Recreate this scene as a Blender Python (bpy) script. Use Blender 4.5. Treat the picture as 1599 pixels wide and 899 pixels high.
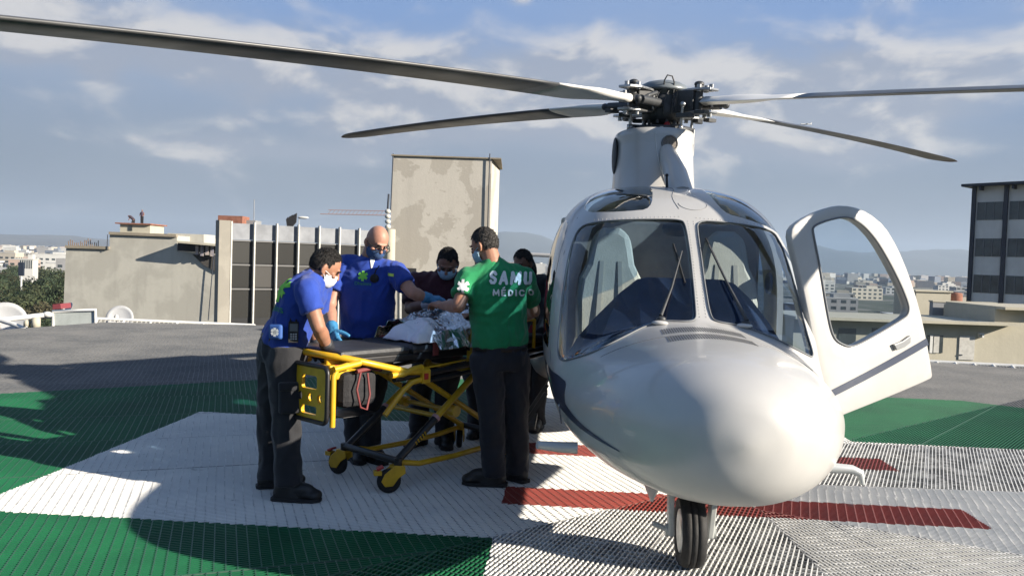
import bpy, bmesh, math, random
from mathutils import Vector, Matrix, noise as mnoise
from mathutils.bvhtree import BVHTree
R = math.radians
random.seed(7)
for o in list(bpy.data.objects): bpy.data.objects.remove(o)
S = bpy.context.scene
COL = S.collection

# ------------------------------------------------------------ camera, sky, sun, exposure
EXPOSURE = 1.28
SUN_EL, SUN_AZ = 20.0, 22.0          # degrees; sun stands to the right, a little behind the viewer
cam = bpy.data.objects.new('camera', bpy.data.cameras.new('camera')); COL.objects.link(cam)
cam.data.lens = 28.0; cam.data.sensor_width = 36.0; cam.data.clip_start = 0.05; cam.data.clip_end = 40000
_r, _p = R(1.9), R(1.96)
_R = Vector((1, 0, 0)); _F = Vector((0, math.cos(_p), -math.sin(_p))); _U = Vector((0, math.sin(_p), math.cos(_p)))
_cr = math.cos(_r)*_R + math.sin(_r)*_U; _cu = -math.sin(_r)*_R + math.cos(_r)*_U
cam.matrix_world = Matrix(((_cr.x, _cu.x, -_F.x, 0), (_cr.y, _cu.y, -_F.y, 0), (_cr.z, _cu.z, -_F.z, 1.5), (0, 0, 0, 1)))
S.camera = cam
S.view_settings.view_transform = 'Standard'; S.view_settings.look = 'None'
S.view_settings.exposure = EXPOSURE; S.view_settings.gamma = 1; S.view_settings.use_curve_mapping = False
S.render.engine = 'CYCLES'
S.cycles.use_denoising = True
S.cycles.max_bounces = 8; S.cycles.transparent_max_bounces = 24; S.cycles.volume_bounces = 0
S.cycles.sample_clamp_indirect = 6.0; S.cycles.caustics_reflective = False; S.cycles.caustics_refractive = False

SUNV = Vector((math.cos(R(SUN_EL))*math.cos(R(SUN_AZ)), -math.cos(R(SUN_EL))*math.sin(R(SUN_AZ)), math.sin(R(SUN_EL))))
sl = bpy.data.lights.new('sun', 'SUN'); sl.energy = 5.0; sl.angle = R(0.53); sl.color = (1.0, 0.90, 0.76)
sun = bpy.data.objects.new('sun', sl); COL.objects.link(sun)
sun.rotation_euler = SUNV.to_track_quat('Z', 'Y').to_euler()

W = bpy.data.worlds.new('World'); S.world = W; W.use_nodes = True
class NT:
    """tiny node-tree helper"""
    def __init__(s, nt): s.nt = nt
    def n(s, t, **k):
        x = s.nt.nodes.new(t)
        for a, b in k.items(): setattr(x, a, b)
        return x
    def put(s, sock, v):
        if v is None: return
        if hasattr(v, 'links') or isinstance(v, bpy.types.NodeSocket): s.nt.links.new(v, sock)
        else: sock.default_value = v
    def m(s, op, a, b=None, c=None, clamp=False):
        x = s.n('ShaderNodeMath', operation=op); x.use_clamp = clamp
        s.put(x.inputs[0], a); s.put(x.inputs[1], b); s.put(x.inputs[2], c)
        return x.outputs[0]
    def mix(s, f, a, b, blend='MIX'):
        x = s.n('ShaderNodeMix', data_type='RGBA', blend_type=blend)
        s.put(x.inputs[0], f); s.put(x.inputs[6], a); s.put(x.inputs[7], b)
        return x.outputs[2]
    def ss(s, v, lo, hi, to0=0., to1=1.):
        x = s.n('ShaderNodeMapRange', interpolation_type='SMOOTHSTEP')
        s.put(x.inputs[0], v)
        for i, q in enumerate((lo, hi, to0, to1)): s.put(x.inputs[i+1], q)
        return x.outputs[0]
    def noise(s, vec, scale, detail=4, rough=.55, dist=0.):
        x = s.n('ShaderNodeTexNoise'); s.put(x.inputs['Vector'], vec)
        x.inputs['Scale'].default_value = scale; x.inputs['Detail'].default_value = detail
        x.inputs['Roughness'].default_value = rough; x.inputs['Distortion'].default_value = dist
        return x.outputs['Fac']
    def xyz(s, a, b, c):
        x = s.n('ShaderNodeCombineXYZ'); s.put(x.inputs[0], a); s.put(x.inputs[1], b); s.put(x.inputs[2], c)
        return x.outputs[0]

SKY_STRENGTH = 0.085
def build_sky():
    t = NT(W.node_tree); W.node_tree.nodes.clear()
    out = t.n('ShaderNodeOutputWorld'); bg = t.n('ShaderNodeBackground')
    sky = t.n('ShaderNodeTexSky', sky_type='NISHITA'); sky.sun_disc = False
    sky.sun_elevation = R(SUN_EL); sky.sun_rotation = math.atan2(SUNV.x, SUNV.y)
    sky.altitude = 2200; sky.air_density = 1.0; sky.dust_density = 1.2; sky.ozone_density = 1.2
    tc = t.n('ShaderNodeTexCoord'); sp = t.n('ShaderNodeSeparateXYZ'); t.put(sp.inputs[0], tc.outputs['Generated'])
    az = t.m('ARCTAN2', sp.outputs[0], sp.outputs[1]); el = t.m('ARCSINE', sp.outputs[2])
    def cl(a, e): return t.xyz(t.m('MULTIPLY', t.m('ADD', az, a), 1.0), t.m('MULTIPLY', t.m('ADD', el, e), 1.9), 3.3)
    n1 = t.noise(cl(0, 0), 7.5, 9, .52, .3)
    n1b = t.noise(cl(.016, .020), 7.5, 9, .52, .3)       # the same field a step towards the sun: lit and shaded flanks
    nb = t.noise(cl(4.1, 1.2), 2.6, 3, .5)
    F = None
    #      azimuth elev  width  height amount
    for a, e, sa, se, k in ((.27, .205, .17, .070, .42), (.05, .21, .15, .055, .38), (.40, .18, .13, .055, .36), (-.10, .19, .15, .050, .28),
                            (-.28, .225, .20, .040, .17), (-.52, .235, .16, .050, .20), (-.58, .205, .16, .035, .18), (-.62, .26, .10, .018, .22), (-.5, .29, .12, .025, .10),
                            (-.30, .120, .16, .014, .24), (-.12, .150, .10, .02, .14), (.62, .27, .10, .06, .26), (.66, .33, .12, .05, .24), (.47, .335, .03, .012, .28), (-.38, .17, .28, .10, .13), (0., .318, .016, .012, .33),
                            (.22, .15, .26, .035, .14), (-.48, .2, .022, .03, .30), (.50, .215, .12, .03, .22)):
        g = t.m('POWER', t.m('DIVIDE', t.m('SUBTRACT', az, a), sa), 2.)
        h = t.m('POWER', t.m('DIVIDE', t.m('SUBTRACT', el, e), se), 2.)
        v = t.m('MULTIPLY', t.m('EXPONENT', t.m('MULTIPLY', t.m('ADD', g, h), -1.)), k)
        F = v if F is None else t.m('ADD', F, v)
    d = t.ss(t.m('ADD', n1, F), .56, .88)
    thin = t.ss(t.m('ADD', nb, F), .42, .95)
    lit = t.ss(t.m('ADD', t.m('MULTIPLY', t.m('SUBTRACT', n1, n1b), 5.0), t.ss(el, .13, .27, -.25, .25)), -.30, .55)
    body = t.mix(lit, (0.145, 0.160, 0.195, 1), (0.32, 0.305, 0.29, 1))
    skyc = t.mix(1.0, sky.outputs[0], (SKY_STRENGTH*10,)*3 + (1,), 'MULTIPLY')
    skyc = t.mix(1.0, skyc, (0.1,)*3 + (1,), 'MULTIPLY')
    # pale grey air low down
    skyc = t.mix(t.m('MULTIPLY', t.ss(el, .75, .28), .92), skyc, (0.080, 0.138, 0.262, 1))
    skyc = t.mix(t.m('MULTIPLY', t.ss(el, .33, .05), .95), skyc, (0.080, 0.098, 0.120, 1))
    skyc = t.mix(t.m('MULTIPLY', thin, .30), skyc, (0.195, 0.212, 0.235, 1))
    skyc = t.mix(t.m('MULTIPLY', d, .80), skyc, body)
    t.put(bg.inputs[0], skyc); bg.inputs[1].default_value = 1.0
    t.nt.links.new(bg.outputs[0], out.inputs[0])
build_sky()

# ------------------------------------------------------------ materials
MATS = {}
def mat(name, col, rough=.55, metal=0., ns=0., na=0., bump=0., bs=60., col2=None, spec=.5, coat=0., sheen=0.):
    """principled material; ns/na = scale and amount of colour variation, bump/bs = fine relief"""
    if name in MATS: return MATS[name]
    m = bpy.data.materials.new(name); m.use_nodes = True; MATS[name] = m
    t = NT(m.node_tree); b = m.node_tree.nodes['Principled BSDF']
    c4 = tuple(col) + (1,)
    b.inputs['Base Color'].default_value = c4; b.inputs['Roughness'].default_value = rough
    b.inputs['Metallic'].default_value = metal; b.inputs['Specular IOR Level'].default_value = spec
    b.inputs['Coat Weight'].default_value = coat; b.inputs['Sheen Weight'].default_value = sheen
    tc = t.n('ShaderNodeTexCoord')
    if na:
        n = t.noise(tc.outputs['Object'], ns, 6, .6)
        c2 = tuple(col2) + (1,) if col2 else tuple(x*(1-na) for x in col) + (1,)
        f = t.ss(n, .35, .68)
        t.put(b.inputs['Base Color'], t.mix(f, c4, c2))
        t.put(b.inputs['Roughness'], t.m('ADD', t.m('MULTIPLY', n, .25), rough-.12, clamp=True))
    if bump:
        bn = t.n('ShaderNodeBump'); bn.inputs['Strength'].default_value = bump; bn.inputs['Distance'].default_value = .01
        t.put(bn.inputs['Height'], t.noise(tc.outputs['Object'], bs, 4, .6)); t.put(b.inputs['Normal'], bn.outputs[0])
    m['ready'] = 1
    return m
def glass_mat(name, tint, rough=.0, refl=1.0):
    if name in MATS: return MATS[name]
    m = bpy.data.materials.new(name); m.use_nodes = True; MATS[name] = m
    t = NT(m.node_tree); m.node_tree.nodes.clear()
    out = t.n('ShaderNodeOutputMaterial'); tr = t.n('ShaderNodeBsdfTransparent'); gl = t.n('ShaderNodeBsdfGlossy')
    tr.inputs[0].default_value = tuple(tint) + (1,); gl.inputs['Roughness'].default_value = rough
    fr = t.n('ShaderNodeFresnel'); fr.inputs[0].default_value = 1.5; geo = t.n('ShaderNodeNewGeometry'); front = t.m('SUBTRACT', 1., geo.outputs['Backfacing'])
    mx = t.n('ShaderNodeMixShader'); t.put(mx.inputs[0], t.m('MULTIPLY', t.m('MULTIPLY', fr.outputs[0], refl), front, clamp=True))
    t.nt.links.new(tr.outputs[0], mx.inputs[1]); t.nt.links.new(gl.outputs[0], mx.inputs[2]); t.nt.links.new(mx.outputs[0], out.inputs[0])
    return m

# ------------------------------------------------------------ mesh helpers
class MB:
    def __init__(s): s.v = []; s.f = []; s.mi = []; s.sm = []; s.cur = 0; s.smooth = False
    def add(s, vs, fs, smooth=None):
        b = len(s.v); s.v += [tuple(v) for v in vs]
        for f in fs: s.f.append(tuple(b+i for i in f)); s.mi.append(s.cur); s.sm.append(s.smooth if smooth is None else smooth)
        return s
    def box(s, c, d, rz=0., M=None):
        x, y, z = (q/2 for q in d); m = M or Matrix.Rotation(rz, 3, 'Z'); c = Vector(c)
        vs = [c + m @ Vector((i*x, j*y, k*z)) for k in (-1, 1) for i, j in ((-1, -1), (1, -1), (1, 1), (-1, 1))]
        return s.add(vs, [(3, 2, 1, 0), (4, 5, 6, 7), (0, 1, 5, 4), (1, 2, 6, 5), (2, 3, 7, 6), (3, 0, 4, 7)], False)
    def beam(s, a, b, w, h, up=(0, 0, 1)):
        a, b = Vector(a), Vector(b); d = (b-a); L = d.length; d.normalize()
        x = d.cross(Vector(up)); x = x.normalized() if x.length > 1e-5 else Vector((1, 0, 0)); u = x.cross(d)
        return s.box((a+b)/2, (w, L, h), M=Matrix((x, d, u)).transposed())
    def tube(s, pts, r, n=10, caps=True, radii=None):
        P = [Vector(p) for p in pts]; rings = []; prev = None
        for i, p in enumerate(P):
            d = (P[min(i+1, len(P)-1)] - P[max(i-1, 0)]).normalized()
            if prev is None:
                q = Vector((0, 0, 1)) if abs(d.z) < .9 else Vector((1, 0, 0)); x = d.cross(q).normalized()
            else: x = (prev - d*prev.dot(d)).normalized()
            prev = x; y = d.cross(x); rr = radii[i] if radii else r
            rings.append([p + (x*math.cos(2*math.pi*k/n) + y*math.sin(2*math.pi*k/n))*rr for k in range(n)])
        vs = [v for g in rings for v in g]; fs = []
        for i in range(len(P)-1):
            for k in range(n): fs.append((i*n+k, i*n+(k+1) % n, (i+1)*n+(k+1) % n, (i+1)*n+k))
        s.add(vs, fs, True)
        if caps:
            s.add(rings[0], [tuple(reversed(range(n)))], False); s.add(rings[-1], [tuple(range(n))], False)
        return s
    def cyl(s, a, b, r, n=16, r2=None): return s.tube([a, b], r, n, True, [r, r if r2 is None else r2])
    def ell(s, c, rad, M=None, nu=16, nv=10):
        c = Vector(c); M = M or Matrix.Identity(3); vs = []; fs = []
        for j in range(nv+1):
            t = math.pi*j/nv
            for i in range(nu):
                a = 2*math.pi*i/nu
                vs.append(c + M @ Vector((rad[0]*math.sin(t)*math.cos(a), rad[1]*math.sin(t)*math.sin(a), rad[2]*math.cos(t))))
        for j in range(nv):
            for i in range(nu):
                a, b = j*nu+i, j*nu+(i+1) % nu
                fs.append((a, a+nu, b+nu, b))
        return s.add(vs, fs, True)
    def cap(s, a, b, ra, rb, n=14):
        """tapered capsule"""
        a, b = Vector(a), Vector(b); d = (b-a); L = max(d.length, 1e-6); d.normalize()
        pts = []; rad = []
        for k in range(5): t = math.pi/2*(1-k/4*.999); pts.append(a - d*ra*math.sin(t)); rad.append(max(ra*math.cos(t), 1e-4))
        for k in range(5): t = math.pi/2*(k/4*.999); pts.append(b + d*rb*math.sin(t)); rad.append(max(rb*math.cos(t), 1e-4))
        return s.tube(pts, ra, n, True, rad)
    def lathe(s, c, prof, n=24, M=None):
        c = Vector(c); M = M or Matrix.Identity(3); vs = []; fs = []
        for r, z in prof:
            for k in range(n): vs.append(c + M @ Vector((r*math.cos(2*math.pi*k/n), r*math.sin(2*math.pi*k/n), z)))
        for i in range(len(prof)-1):
            for k in range(n): fs.append((i*n+k, i*n+(k+1) % n, (i+1)*n+(k+1) % n, (i+1)*n+k))
        return s.add(vs, fs, True)
    def prism(s, poly, d):
        """planar polygon (3-D points) extruded by vector d"""
        n = len(poly); A = [Vector(p) for p in poly]; B = [p + Vector(d) for p in A]
        fs = [tuple(reversed(range(n))), tuple(range(n, 2*n))] + [(i, (i+1) % n, n+(i+1) % n, n+i) for i in range(n)]
        return s.add(A+B, fs, False)
    def ring(s, outer, inner, d):
        """frame between two loops with equal counts, extruded by d"""
        n = len(outer); d = Vector(d); O = [Vector(p) for p in outer]; I = [Vector(p) for p in inner]
        vs = O + I + [p+d for p in O] + [p+d for p in I]; fs = []
        for i in range(n):
            j = (i+1) % n
            fs += [(i, n+i, n+j, j), (2*n+i, 2*n+j, 3*n+j, 3*n+i), (i, j, 2*n+j, 2*n+i), (n+i, 3*n+i, 3*n+j, n+j)]
        return s.add(vs, fs, False)
    def mesh(s, name, mats):
        me = bpy.data.meshes.new(name); me.from_pydata(s.v, [], s.f)
        for m in (mats if isinstance(mats, (list, tuple)) else [mats]): me.materials.append(m)
        me.polygons.foreach_set('material_index', s.mi); me.polygons.foreach_set('use_smooth', s.sm); me.update()
        return me
    def obj(s, name, mats, parent=None, bevel=0., fix=True, **tags):
        me = s.mesh(name, mats)
        if fix and len(s.v) < 60000:
            bm = bmesh.new(); bm.from_mesh(me); bmesh.ops.recalc_face_normals(bm, faces=bm.faces); bm.to_mesh(me); bm.free()
        o = bpy.data.objects.new(name, me); COL.objects.link(o)
        if parent: o.parent = parent
        if bevel:
            b = o.modifiers.new('bevel', 'BEVEL'); b.width = bevel; b.segments = 2; b.limit_method = 'ANGLE'; b.angle_limit = R(40)
            b.harden_normals = False
        for k, v in tags.items(): o[k] = v
        return o
def thing(name, label, cat, loc=(0, 0, 0), rz=0., group=None):
    o = bpy.data.objects.new(name, None); COL.objects.link(o); o.location = loc; o.rotation_euler.z = rz
    o.empty_display_size = .2; o['label'] = label; o['category'] = cat
    if group: o['group'] = group
    return o
def tag(o, label, cat, group=None):
    o['label'] = label; o['category'] = cat
    if group: o['group'] = group
    return o
def structure(o): o['kind'] = 'structure'; return o
def meshobj(name, me, parent=None):
    o = bpy.data.objects.new(name, me); COL.objects.link(o)
    if parent: o.parent = parent
    return o
def evaluated(o):
    dg = bpy.context.evaluated_depsgraph_get(); dg.update()
    return bpy.data.meshes.new_from_object(o.evaluated_get(dg), depsgraph=dg)
def kill(*os):
    for o in os: bpy.data.objects.remove(o)
def copy_tree(o, parent=None):
    c = o.copy(); COL.objects.link(c)
    if parent is not None: c.parent = parent
    for ch in [x for x in COL.objects if x.parent == o]: copy_tree(ch, c)
    return c
def lerp(a, b, t): return a + (b-a)*t
def vlerp(a, b, t): return Vector(a).lerp(Vector(b), t)

DOORN = (0.4017, -0.9138, 0.0603)
DOOR_OUTER = [(1.833, 4.56, 0.643), (1.798, 4.553, 0.776), (1.696, 4.533, 1.143), (1.614, 4.518, 1.47), (1.557, 4.507, 1.678), (1.568, 4.516, 1.744), (1.636, 4.549, 1.795), (1.749, 4.602, 1.849), (1.856, 4.651, 1.882), (1.97, 4.702, 1.885), (2.088, 4.752, 1.855), (2.209, 4.8, 1.781), (2.305, 4.834, 1.654), (2.392, 4.862, 1.497), (2.482, 4.888, 1.295), (2.553, 4.906, 1.098), (2.607, 4.92, 0.94), (2.63, 4.925, 0.864), (2.594, 4.908, 0.849), (2.344, 4.794, 0.78), (2.059, 4.663, 0.701), (1.859, 4.571, 0.641)]
DOOR_INNER = [(1.694, 4.572, 1.75), (1.786, 4.615, 1.788), (1.903, 4.668, 1.817), (1.976, 4.7, 1.81), (2.052, 4.73, 1.769), (2.139, 4.763, 1.689), (2.239, 4.798, 1.555), (2.33, 4.829, 1.418), (2.392, 4.849, 1.302), (2.383, 4.841, 1.248), (2.324, 4.814, 1.217), (2.19, 4.75, 1.155), (2.004, 4.663, 1.074), (1.939, 4.634, 1.064), (1.857, 4.6, 1.098), (1.82, 4.588, 1.157), (1.78, 4.58, 1.305), (1.74, 4.576, 1.51), (1.7, 4.571, 1.699)]
DOOR_STRIPE = [(1.828, 4.569, 0.811), (2.547, 4.904, 1.108), (2.569, 4.911, 1.067), (1.865, 4.583, 0.781)]
DOOR_HANDLE = [(2.259, 4.776, 1.074), (2.327, 4.807, 1.093), (2.391, 4.837, 1.127), (2.392, 4.834, 1.084), (2.348, 4.813, 1.058), (2.284, 4.784, 1.04)]
NWX, NWY = -0.020, 1.061
HUBX, HUBY = .058, 3.71
BLADE_AZ = (43.65, 134.4, 225.4, 316.4)
HAZE = 1.1e-4
def sight(px, py, d):
    """point of the place seen at photo position (px, py), d metres into the view"""
    v = (px-799.5)*_cr + 1244*_F - (py-449.5)*_cu
    return v*(d/v.y) + Vector((0, 0, 1.5))
# ------------------------------------------------------------ the rooftop landing pad: real bar grating
def clip_poly(poly, clip):
    def inside(p, a, b): return (b[0]-a[0])*(p[1]-a[1]) - (b[1]-a[1])*(p[0]-a[0]) >= -1e-9
    out = list(poly)
    for i in range(len(clip)):
        a, b = clip[i], clip[(i+1) % len(clip)]; src = out; out = []
        for j in range(len(src)):
            p, q = src[j], src[(j+1) % len(src)]; ip, iq = inside(p, a, b), inside(q, a, b)
            if ip != iq:
                den = (b[0]-a[0])*(q[1]-p[1]) - (b[1]-a[1])*(q[0]-p[0])
                t = ((b[0]-a[0])*(a[1]-p[1]) - (b[1]-a[1])*(a[0]-p[0]))/den
                x = (p[0]+(q[0]-p[0])*t, p[1]+(q[1]-p[1])*t)
            if ip:
                out.append(p)
                if not iq: out.append(x)
            elif iq: out.append(x)
        if not out: return []
    return out
def ccw(p):
    a = sum(p[i][0]*p[(i+1) % len(p)][1] - p[(i+1) % len(p)][0]*p[i][1] for i in range(len(p)))
    return p if a > 0 else list(reversed(p))
PAD = ccw([(-12, -3), (12, -3), (12, 9.5), (8.5, 13.15), (7.4, 13.6), (-5.4, 16.4), (-8.2, 15.9), (-8.9, 13.8), (-12, 5)])
SECT = [([(-9.3, -3), (-12, -3), (-12, 17), (1.4, 17), (1.4, 5.43)], 20),
        ([(-9.3, -3), (1.4, 5.43), (1.6, 4.92), (1.6, -3)], 66),
        ([(1.6, -3), (1.6, 4.92), (12, -.6), (12, -3)], 103),
        ([(1.6, 4.92), (12, -.6), (12, 5.5), (1.4, 5.56), (1.4, 5.43)], 160),
        ([(1.4, 5.56), (12, 5.5), (12, 6.9), (1.4, 6.95)], 62),
        ([(1.4, 6.95), (2.9, 6.95), (12, 14.5), (12, 17), (1.4, 17)], 12),
        ([(2.9, 6.95), (12, 6.9), (12, 14.5)], 48)]
def grating_mat(painted):
    m = bpy.data.materials.new('painted_grating' if painted else 'grating_cross_rod'); m.use_nodes = True
    t = NT(m.node_tree); b = m.node_tree.nodes['Principled BSDF']
    tc = t.n('ShaderNodeTexCoord'); P = tc.outputs['Object']
    mp = t.n('ShaderNodeMapping'); t.put(mp.inputs[0], P)
    a = R(-3.5); cx, cy = 1.5, 5.64          # painted marks live in the pad's own frame
    mp.vector_type = 'TEXTURE'; mp.inputs['Location'].default_value = (cx, cy, 0); mp.inputs['Rotation'].default_value = (0, 0, a)
    sp = t.n('ShaderNodeSeparateXYZ'); t.put(sp.inputs[0], mp.outputs[0]); x, y = sp.outputs[0], sp.outputs[1]
    wob = t.m('MULTIPLY', t.m('SUBTRACT', t.noise(P, 9, 3), .5), .03)
    x = t.m('ADD', x, wob); y = t.m('ADD', y, wob)
    def rect(ax, ay, hx, hy):
        dx = t.m('SUBTRACT', t.m('ABSOLUTE', t.m('SUBTRACT', x, ax)), hx); dy = t.m('SUBTRACT', t.m('ABSOLUTE', t.m('SUBTRACT', y, ay)), hy)
        return t.m('LESS_THAN', t.m('MAXIMUM', dx, dy), 0.)
    cross = t.m('MAXIMUM', rect(0, 0, 4.47, 1.47), rect(0, 0, 1.47, 4.47))
    hh = t.m('MAXIMUM', t.m('MAXIMUM', rect(0, -.66, 1.47, .19), rect(0, .66, 1.47, .19)), rect(0, 0, .2, .6))
    oct_ = t.m('MAXIMUM', t.m('SUBTRACT', y, 4.15), t.m('SUBTRACT', t.m('ADD', t.m('MULTIPLY', y, .8), t.m('MULTIPLY', t.m('ABSOLUTE', x), .6)), 5.55))
    green = t.m('LESS_THAN', oct_, 0.)
    # wear: streaks and patches rubbed to bare galvanised steel
    w1 = t.noise(P, 3.2, 8, .68, .4); w2 = t.noise(P, 42, 4, .7)
    mp2 = t.n('ShaderNodeMapping'); t.put(mp2.inputs[0], P); mp2.inputs['Scale'].default_value = (2.0, 22, 1); mp2.inputs['Rotation'].default_value = (0, 0, .12)
    w3 = t.noise(mp2.outputs[0], 1.6, 6, .65)
    worn = t.ss(t.m('ADD', t.m('ADD', t.m('MULTIPLY', w1, .8), t.m('MULTIPLY', w3, .55)), t.m('MULTIPLY', w2, .35)), .95, 1.14)
    tint = t.ss(t.noise(P, 1.3, 5, .6), .3, .7)
    galv = t.mix(t.ss(t.m('ADD', t.m('MULTIPLY', t.noise(P, 24, 5, .6), .5), t.m('MULTIPLY', t.noise(P, .9, 5, .65), .5)), .38, .62), (.095, .10, .105, 1), (.17, .17, .168, 1))
    if painted:
        c = t.mix(green, galv, t.mix(tint, (.006, .085, .036, 1), (.009, .128, .050, 1)))
        c = t.mix(cross, c, t.mix(tint, (.80, .79, .75, 1), (.66, .665, .65, 1)))
        c = t.mix(hh, c, t.mix(tint, (.29, .046, .034, 1), (.20, .040, .032, 1)))
        c = t.mix(t.m('MULTIPLY', worn, t.m('ADD', .13, t.m('MULTIPLY', cross, .49))), c, galv)
    else:
        c0 = t.mix(green, galv, (.045, .105, .070, 1)); c0 = t.mix(cross, c0, t.mix(t.ss(t.noise(P, 6.5, 6, .7), .42, .60), (.14, .145, .15, 1), (.50, .50, .49, 1))); c = t.mix(hh, c0, (.28, .12, .10, 1))
    t.put(b.inputs['Base Color'], c); b.inputs['Roughness'].default_value = .5
    bn = t.n('ShaderNodeBump'); bn.inputs['Strength'].default_value = .35; bn.inputs['Distance'].default_value = .003
    t.put(bn.inputs['Height'], w2); t.put(b.inputs['Normal'], bn.outputs[0])
    return m
GM, GX = grating_mat(True), grating_mat(False)
pad = bpy.data.objects.new('helipad', None); COL.objects.link(pad); structure(pad)
def seg_in(poly, o, d):
    t0, t1 = -1e9, 1e9
    for i in range(len(poly)):
        a, b = poly[i], poly[(i+1) % len(poly)]; nx, ny = -(b[1]-a[1]), b[0]-a[0]
        num = (o[0]-a[0])*nx + (o[1]-a[1])*ny; den = d[0]*nx + d[1]*ny
        if abs(den) < 1e-12:
            if num < 0: return None
        else:
            q = -num/den
            if den > 0: t0 = max(t0, q)
            else: t1 = min(t1, q)
    return (t0, t1) if t1 - t0 > .02 else None
rp_ = random.Random(4)
for si, (poly, ang) in enumerate(SECT):
    Q = clip_poly(ccw(poly), PAD); a0 = R(ang); dd = (math.cos(a0), math.sin(a0)); nn = (-dd[1], dd[0])
    pr_ = [p[0]*nn[0]+p[1]*nn[1] for p in Q]; k0 = math.floor(min(pr_)/.98)
    while k0*.98 < max(pr_):
        lo_, hi_ = k0*.98, (k0+1)*.98; k0 += 1
        strip = [(nn[0]*lo_-dd[0]*60, nn[1]*lo_-dd[1]*60), (nn[0]*lo_+dd[0]*60, nn[1]*lo_+dd[1]*60), (nn[0]*hi_+dd[0]*60, nn[1]*hi_+dd[1]*60), (nn[0]*hi_-dd[0]*60, nn[1]*hi_-dd[1]*60)]
        P = clip_poly(Q, ccw(strip))
        if len(P) < 3: continue
        c = (sum(p[0] for p in P)/len(P), sum(p[1] for p in P)/len(P)); rad = max(math.hypot(p[0]-c[0], p[1]-c[1]) for p in P)
        if rad < .15: continue
        sh = 1 - .004/max(.2, min(.49, rad)); P = [(c[0]+(p[0]-c[0])*(1-.003/rad), c[1]+(p[1]-c[1])*(1-.003/rad)) for p in P]; dz = rp_.uniform(-.002, .0015); off = rp_.random()     # open joints, each panel settled a little differently
        for kind in (0, 1):
            g = MB(); a = R(ang + 90*kind); d = (math.cos(a), math.sin(a)); n = (-d[1], d[0])
            pitch, w, h = ((.026, .0060, .030), (.054, .0062, .012))[kind]
            ks = [p[0]*n[0]+p[1]*n[1] for p in P]; k = math.floor(min(ks)/pitch)
            while (k+off)*pitch < max(ks):
                o = (n[0]*(k+off)*pitch, n[1]*(k+off)*pitch); sg = seg_in(P, o, d); k += 1
                if not sg: continue
                A = (o[0]+d[0]*sg[0], o[1]+d[1]*sg[0]); B = (o[0]+d[0]*sg[1], o[1]+d[1]*sg[1])
                top = dz - ((.0012 if si in (0, 3, 5) else .0003) if kind else 0.)
                g.beam(A+(top-h/2,), B+(top-h/2,), w, h)
            if g.v: g.obj('grating_panel' if not kind else 'grating_rods', GX if kind else GM, pad, fix=False)
        fr = MB()
        for i in range(len(P)):
            A, B = P[i], P[(i+1) % len(P)]
            if math.hypot(A[0]-B[0], A[1]-B[1]) > .02: fr.beam(A+(-.0165+dz,), B+(-.0165+dz,), .005, .030)
        fr.obj('panel_banding', GX, pad, fix=False)
eb = MB()
for i in range(len(PAD)):
    A, B = Vector(PAD[i]+(-.13,)), Vector(PAD[(i+1) % len(PAD)]+(-.13,)); d = (B-A).normalized(); nrm = Vector((d.y, -d.x, 0))*.06
    eb.beam(A+nrm, B+nrm, .10, .22)
for k in range(-5, 7): eb.beam((k*2-1, -2.8, -.17), (k*2-1, 12.8, -.17), .10, .2)
eb.obj('edge_beam', mat('galvanised_steel', (.34, .34, .33), .5, .6, 12, .3), pad)
roof = MB().prism([(-13.5, -5, -.9), (13, -5, -.9), (13, 15.5, -.9), (-3, 19, -.9), (-13.5, 21.5, -.9)], (0, 0, -.4))
structure(roof.obj('rooftop_slab', mat('roof_concrete', (.13, .13, .13), .85, 0, 3, .4, .3, 40)))

# ------------------------------------------------------------ helicopter: body lines (local frame: x to its left, y aft of the nose tip, z up)
PHI=math.radians(3.8); TIP=(0.885,2.90)
def h2w(x,s,z):  # heli-left x, back s
    return (TIP[0]+s*math.sin(PHI)+x*math.cos(PHI), TIP[1]+s*math.cos(PHI)-x*math.sin(PHI), z)
# s, w, zt, zb, zm, nu(top exponent), nl
ST=[(0.0,0.02,0.865,0.835,0.85,2,2),
(0.03,0.15,0.985,0.715,0.85,2.05,2.1),
(0.10,0.265,1.045,0.625,0.845,2.1,2.2),
(0.25,0.395,1.105,0.55,0.835,2.15,2.3),
(0.5,0.515,1.145,0.505,0.82,2.05,2.4),
(0.75,0.60,1.165,0.485,0.80,1.95,2.45),
(1.05,0.67,1.18,0.475,0.80,1.85,2.5),
(1.35,0.725,1.20,0.47,0.82,1.85,2.55),
(1.55,0.75,1.37,0.47,0.86,2.1,2.55),
(1.8,0.78,1.63,0.47,0.93,2.65,2.6),
(2.05,0.80,1.82,0.47,0.96,2.85,2.6),
(2.35,0.82,1.96,0.47,0.99,3.1,2.6),
(2.7,0.835,2.045,0.465,1.0,3.3,2.6),
(3.2,0.84,2.09,0.46,1.0,3.2,2.6),
(4.2,0.83,2.09,0.47,1.0,3.0,2.6),
(5.0,0.70,2.06,0.62,1.15,2.6,2.4),
(5.8,0.45,1.98,0.98,1.4,2.2,2.2),
(6.6,0.28,1.88,1.25,1.55,2.0,2.0),
(8.5,0.20,1.80,1.38,1.58,2.0,2.0),
(9.9,0.13,1.72,1.46,1.59,2.0,2.0)]
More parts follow.
